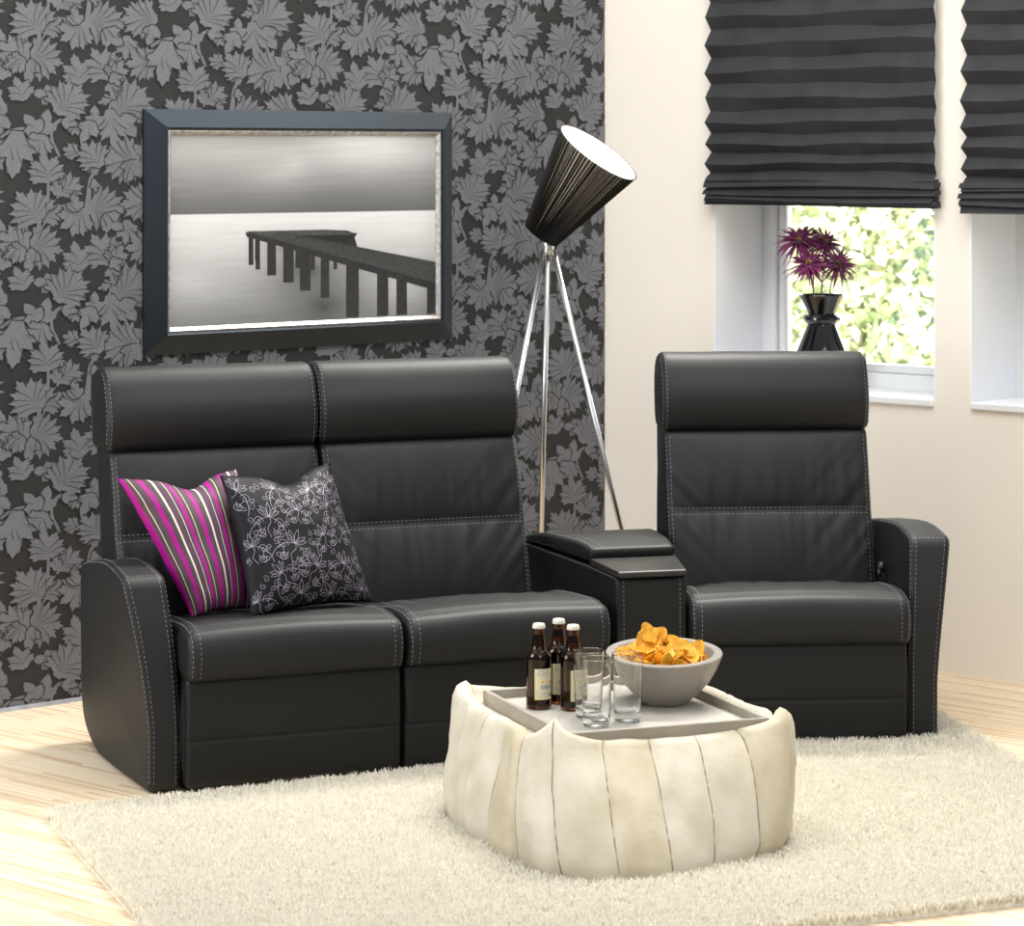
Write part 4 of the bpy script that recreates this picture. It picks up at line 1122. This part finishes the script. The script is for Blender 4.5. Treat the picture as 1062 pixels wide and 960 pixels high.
def put_crisp(i, x, y, z, rx, ry, rz):
    if i < 6:
        V_, F2 = crisp_mesh(i*3+1); o = mesh('potato_crisp', V_, F2, ORANGE, None, True, recalc=True); protos.append(o)
    else:
        o = protos[i % 6].copy(); COL.objects.link(o)
    o.location = (BX+x, BY+y, SZ+z); o.rotation_euler = (rx, ry, rz); tag(o, CL, 'crisp', 'crisps in the bowl')
i = 0
for ring, (rad, cnt, zc) in enumerate(((.100, 13, .098), (.085, 12, .112), (.062, 10, .124), (.036, 7, .138), (.012, 3, .150))):
    for k in range(cnt):
        a = 2*math.pi*(k+.5*ring+rr.uniform(-.25, .25))/cnt
        x, y = rad*math.cos(a)-.012, rad*math.sin(a)+.002
        put_crisp(i, x, y, zc+rr.uniform(-.004, .008)-.05*(x/.1)*.12, rr.uniform(-.9, .9), rr.uniform(-.9, .9), rr.uniform(0, 6.3)); i += 1
for x, y, z, rx, ry in ((-.035, .0, .172, 1.25, .5), (-.022, -.01, .165, 1.1, -.4), (-.048, -.012, .155, .9, .8), (.03, -.02, .148, 1.0, .2), (.06, -.04, .128, .8, .3), (.01, -.05, .132, 1.1, .1), (-.06, -.05, .12, .9, -.3), (.075, -.01, .13, .9, -.5), (-.085, -.02, .118, .8, .3)):
    put_crisp(i, x, y, z, rx, ry, rr.uniform(-.8, .8)); i += 1

# ------------------------------------------------------------------ vase and flowers on the sill
VX, VY, VZ = 1.0464, 9.438, ZS+.0035
vase = thing('black_vase', 'glossy black waisted vase on the window sill behind the armchair', 'vase', (VX, VY, VZ))
m = MB(); H0 = .316
prof = [(0, .0), (.086, .0), (.090, .004), (.089, .02), (.0785, .126), (.0452, .212), (.0445, .216), (.052, .221), (.0575, .232), (.0572, .240), (.051, .249), (.0435, .252), (.0445, .258), (.0715, .314), (.0705, .316), (.0685, .314), (.042, .256), (.040, .22), (.07, .12), (0, .02)]
prof = [(r_*1.09, z_) for r_, z_ in prof]; m.lathe(prof, 48); autosmooth(m.build('vase_body', VASEM, vase, recalc='merge'), 30)
def flower(label, bx, bz, by, sx, dirx, seed, rad=.092):
    """bx, bz: blossom offset from vase mouth centre; sx: where the stem leaves the mouth"""
    rr = random.Random(seed)
    # local frame: x along the picture's horizontal, y away from the viewer
    o = thing('chrysanthemum', label, 'flower', (VX, VY, VZ), R(6), 'purple flowers in the vase')
    top = Vector((bx, by, H0+bz)); st = Vector((sx, .01, .20)); mid = Vector((sx+(bx-sx)*.15, by*.5, H0+.02))
    pts = [Vector(p) for p in [tuple(q) for q in bez([tuple(st), tuple(mid), tuple((mid+top)/2+Vector((.006, 0, .01))), tuple(top)], 6)]]
    m = MB(); m.tube(pts, .0022, 8); m.build('stem', STEMM, o)
    ax = Vector((dirx, -.55, .72)).normalized(); rot = ax.to_track_quat('Z', 'Y').to_matrix()
    m = MB()
    for lay, (cnt, el, ln) in enumerate(((26, -.15, 1.), (26, .2, 1.), (24, .5, .9), (18, .8, .75), (12, 1.1, .5))):
        for k in range(cnt):
            a = 2*math.pi*(k+rr.random()*.6)/cnt; L_ = rad*ln*rr.uniform(.75, 1.12); e = el+rr.uniform(-.15, .15); droop = rr.uniform(.2, .9)
            v = []; n_ = 6
            for i_ in range(n_+1):
                s = i_/n_; r_ = L_*s*math.cos(e-droop*s*.6); h = L_*s*math.sin(e-droop*s*.7)
                w = .0040*math.sin(math.pi*min(1, .15+s*.85))**.6*(1-.6*s**3)+.0004
                for q in (-1, 0, 1):
                    p = Vector((r_*math.cos(a)-q*w*math.sin(a), r_*math.sin(a)+q*w*math.cos(a), h+(0.0012 if q else -.0006)))
                    v.append(top+rot @ p)
            f = [(i_*3+q, i_*3+q+1, i_*3+4+q, i_*3+3+q) for i_ in range(n_) for q in (0, 1)]
            m.add(v, f)
    m.build('petals', PETALM, o, recalc=False)
    m = MB()
    for k in range(24):
        a = k*2.4; r_ = .0085*math.sqrt(k/24); p0 = top+rot @ Vector((r_*math.cos(a), r_*math.sin(a), .004)); p1 = top+rot @ Vector((r_*1.4*math.cos(a), r_*1.4*math.sin(a), .016))
        m.tube([p0, p1], .0012, 5)
    m.build('flower_centre', CENTREM, o)
flower('purple spidery chrysanthemum, topmost left of the four in the vase', -.074, .178, .02, -.02, -.25, 1)
flower('purple spidery chrysanthemum, upper right of the four in the vase', .016, .172, .035, .0, .25, 2, .082)
flower('purple spidery chrysanthemum, lower left of the four in the vase', -.052, .102, -.03, -.03, -.2, 3, .086)
flower('purple spidery chrysanthemum, lower right of the four in the vase', .046, .100, -.02, .022, .3, 4, .090)

# ------------------------------------------------------------------ garden outside the window
tag(mesh('ground', [(-3, 10.6, -.4), (14, 10.6, -.4), (14, 40, -.4), (-3, 40, -.4)], [(0, 1, 2, 3)], LAWN, smooth=False), 'bright lawn outside the window', 'lawn', kind='structure')
def tree(x, y, h, r, mat, label, seed, n=9000):
    o = thing('garden_tree', label, 'tree', (x, y, -.4), 0, 'trees outside the window')
    rr = np.random.default_rng(seed); rp = random.Random(seed)
    m = MB(); m.tube([(0, 0, 0), (.05, .02, h*.35), (-.04, .05, h*.8)], [.12, .09, .03], 10)
    for k in range(7):
        a = rp.random()*6.28; z = h*(.25+.08*k); m.tube([(0, 0, z), (r*.6*math.cos(a), r*.6*math.sin(a), z+.5)], [.04, .01], 7)
    m.build('trunk', BARK, o)
    d = rr.normal(size=(n, 3)); d /= np.linalg.norm(d, axis=1)[:, None]; q = rr.random(n)**.45
    # clustered foliage
    cl = rr.normal(size=(60, 3)); cl /= np.linalg.norm(cl, axis=1)[:, None]; cl *= (rr.random(60)**.5)[:, None]
    p = cl[rr.integers(0, 60, n)]+rr.normal(size=(n, 3))*.16
    p = p*np.array([r, r, h*.52])+np.array([0, 0, h*.52]); p[:, 2] = np.maximum(p[:, 2], .05)
    u = rr.normal(size=(n, 3)); u /= np.linalg.norm(u, axis=1)[:, None]; w = np.cross(u, rr.normal(size=(n, 3))); w /= np.linalg.norm(w, axis=1)[:, None]
    L_ = (.028+.034*rr.random(n))[:, None]; V = np.stack([p-u*L_, p+w*L_*.5, p+u*L_, p-w*L_*.5], 1).reshape(-1, 3)
    F_ = [(4*i, 4*i+1, 4*i+2, 4*i+3) for i in range(n)]
    mesh('foliage', V, F_, mat, o, False)
tree(1.75, 15.0, 3.6, 1.0, LEAF1, 'sunny yellow-green tree outside, left in the window', 1)
tree(2.75, 15.6, 3.9, 1.1, LEAF2, 'overexposed pale green tree outside, right in the window', 2)
tree(2.2, 18.5, 5.0, 1.8, LEAF1, 'tall light green tree farther back outside the window', 3, 14000)
tree(4.6, 16.5, 4.2, 1.5, LEAF1, 'light green tree outside beyond the second window', 4)
tree(.2, 17.5, 4.4, 1.3, LEAF2, 'overexposed pale tree outside far to the left of the windows', 5, 6000)

# ------------------------------------------------------------------ light
def area(name, loc, target, size, power, col=(1, 1, 1), sy=None):
    l = bpy.data.lights.new(name, 'AREA'); l.energy = power; l.color = col; l.shape = 'RECTANGLE'; l.size = size; l.size_y = sy or size
    o = bpy.data.objects.new(name, l); COL.objects.link(o); o.location = loc
    o.rotation_euler = (Vector(target)-Vector(loc)).to_track_quat('-Z', 'Y').to_euler(); return o
area('overhead_softbox', (.3, 6.9, 4.2), (.3, 7.6, 0), 4.0, 165, (1, .985, .96), 2.6)
area('front_softbox', (1.6, .5, 3.4), (.5, 8, .6), 3.4, 95, (1, .985, .96))
area('left_window_light', (-3.3, 6.0, 1.7), (-.9, 8.7, 1.2), 1.8, 85, (.96, .98, 1.0))
area('reveal_fill', (2.5, 11.0, 1.7), (.75, 9.6, 1.2), 1.0, 45, (.93, .97, 1))  # lamp added outside to brighten the window reveal
area('garden_sunlight', (1.6, 11.2, 6.5), (2.4, 16, 1.2), 3.0, 2600, (1, .97, .88))

w = bpy.data.worlds.new('sky'); scene.world = w; w.use_nodes = True; t = w.node_tree; bg = t.nodes['Background']
tc = nd(t, 'ShaderNodeTexCoord'); sp = nd(t, 'ShaderNodeSeparateXYZ'); t.links.new(tc.outputs['Generated'], sp.inputs['Vector'])
mr = nd(t, 'ShaderNodeMapRange', interpolation_type='SMOOTHSTEP'); mr.inputs['From Min'].default_value = .15; mr.inputs['From Max'].default_value = .9; mr.inputs['To Min'].default_value = .20; mr.inputs['To Max'].default_value = .80
t.links.new(sp.outputs['Z'], mr.inputs['Value'])
mr2 = nd(t, 'ShaderNodeMapRange', interpolation_type='SMOOTHSTEP'); mr2.inputs['From Min'].default_value = .70; mr2.inputs['From Max'].default_value = .95; mr2.inputs['To Min'].default_value = 0; mr2.inputs['To Max'].default_value = 1.9
t.links.new(sp.outputs['Y'], mr2.inputs['Value'])
ad = nd(t, 'ShaderNodeMath', operation='ADD'); t.links.new(mr.outputs[0], ad.inputs[0]); t.links.new(mr2.outputs[0], ad.inputs[1])
bg.inputs['Color'].default_value = (.93, .965, 1, 1); t.links.new(ad.outputs[0], bg.inputs['Strength'])

# ------------------------------------------------------------------ camera
cam = bpy.data.cameras.new('camera'); co = bpy.data.objects.new('camera', cam); COL.objects.link(co)
co.location = (0, 0, 1.66); co.rotation_euler = (R(90), 0, 0)
cam.sensor_width = 36; cam.sensor_fit = 'HORIZONTAL'; cam.lens = 36*2900/1062; cam.shift_y = -(480-160)/1062
cam.dof.use_dof = True; cam.dof.focus_distance = 7.6; cam.dof.aperture_fstop = 7
cam.clip_end = 200
scene.camera = co
scene.view_settings.view_transform = 'Standard'; scene.view_settings.look = 'None'; scene.view_settings.exposure = 0
scene.cycles.max_bounces = 10; scene.cycles.transmission_bounces = 10; scene.cycles.transparent_max_bounces = 10
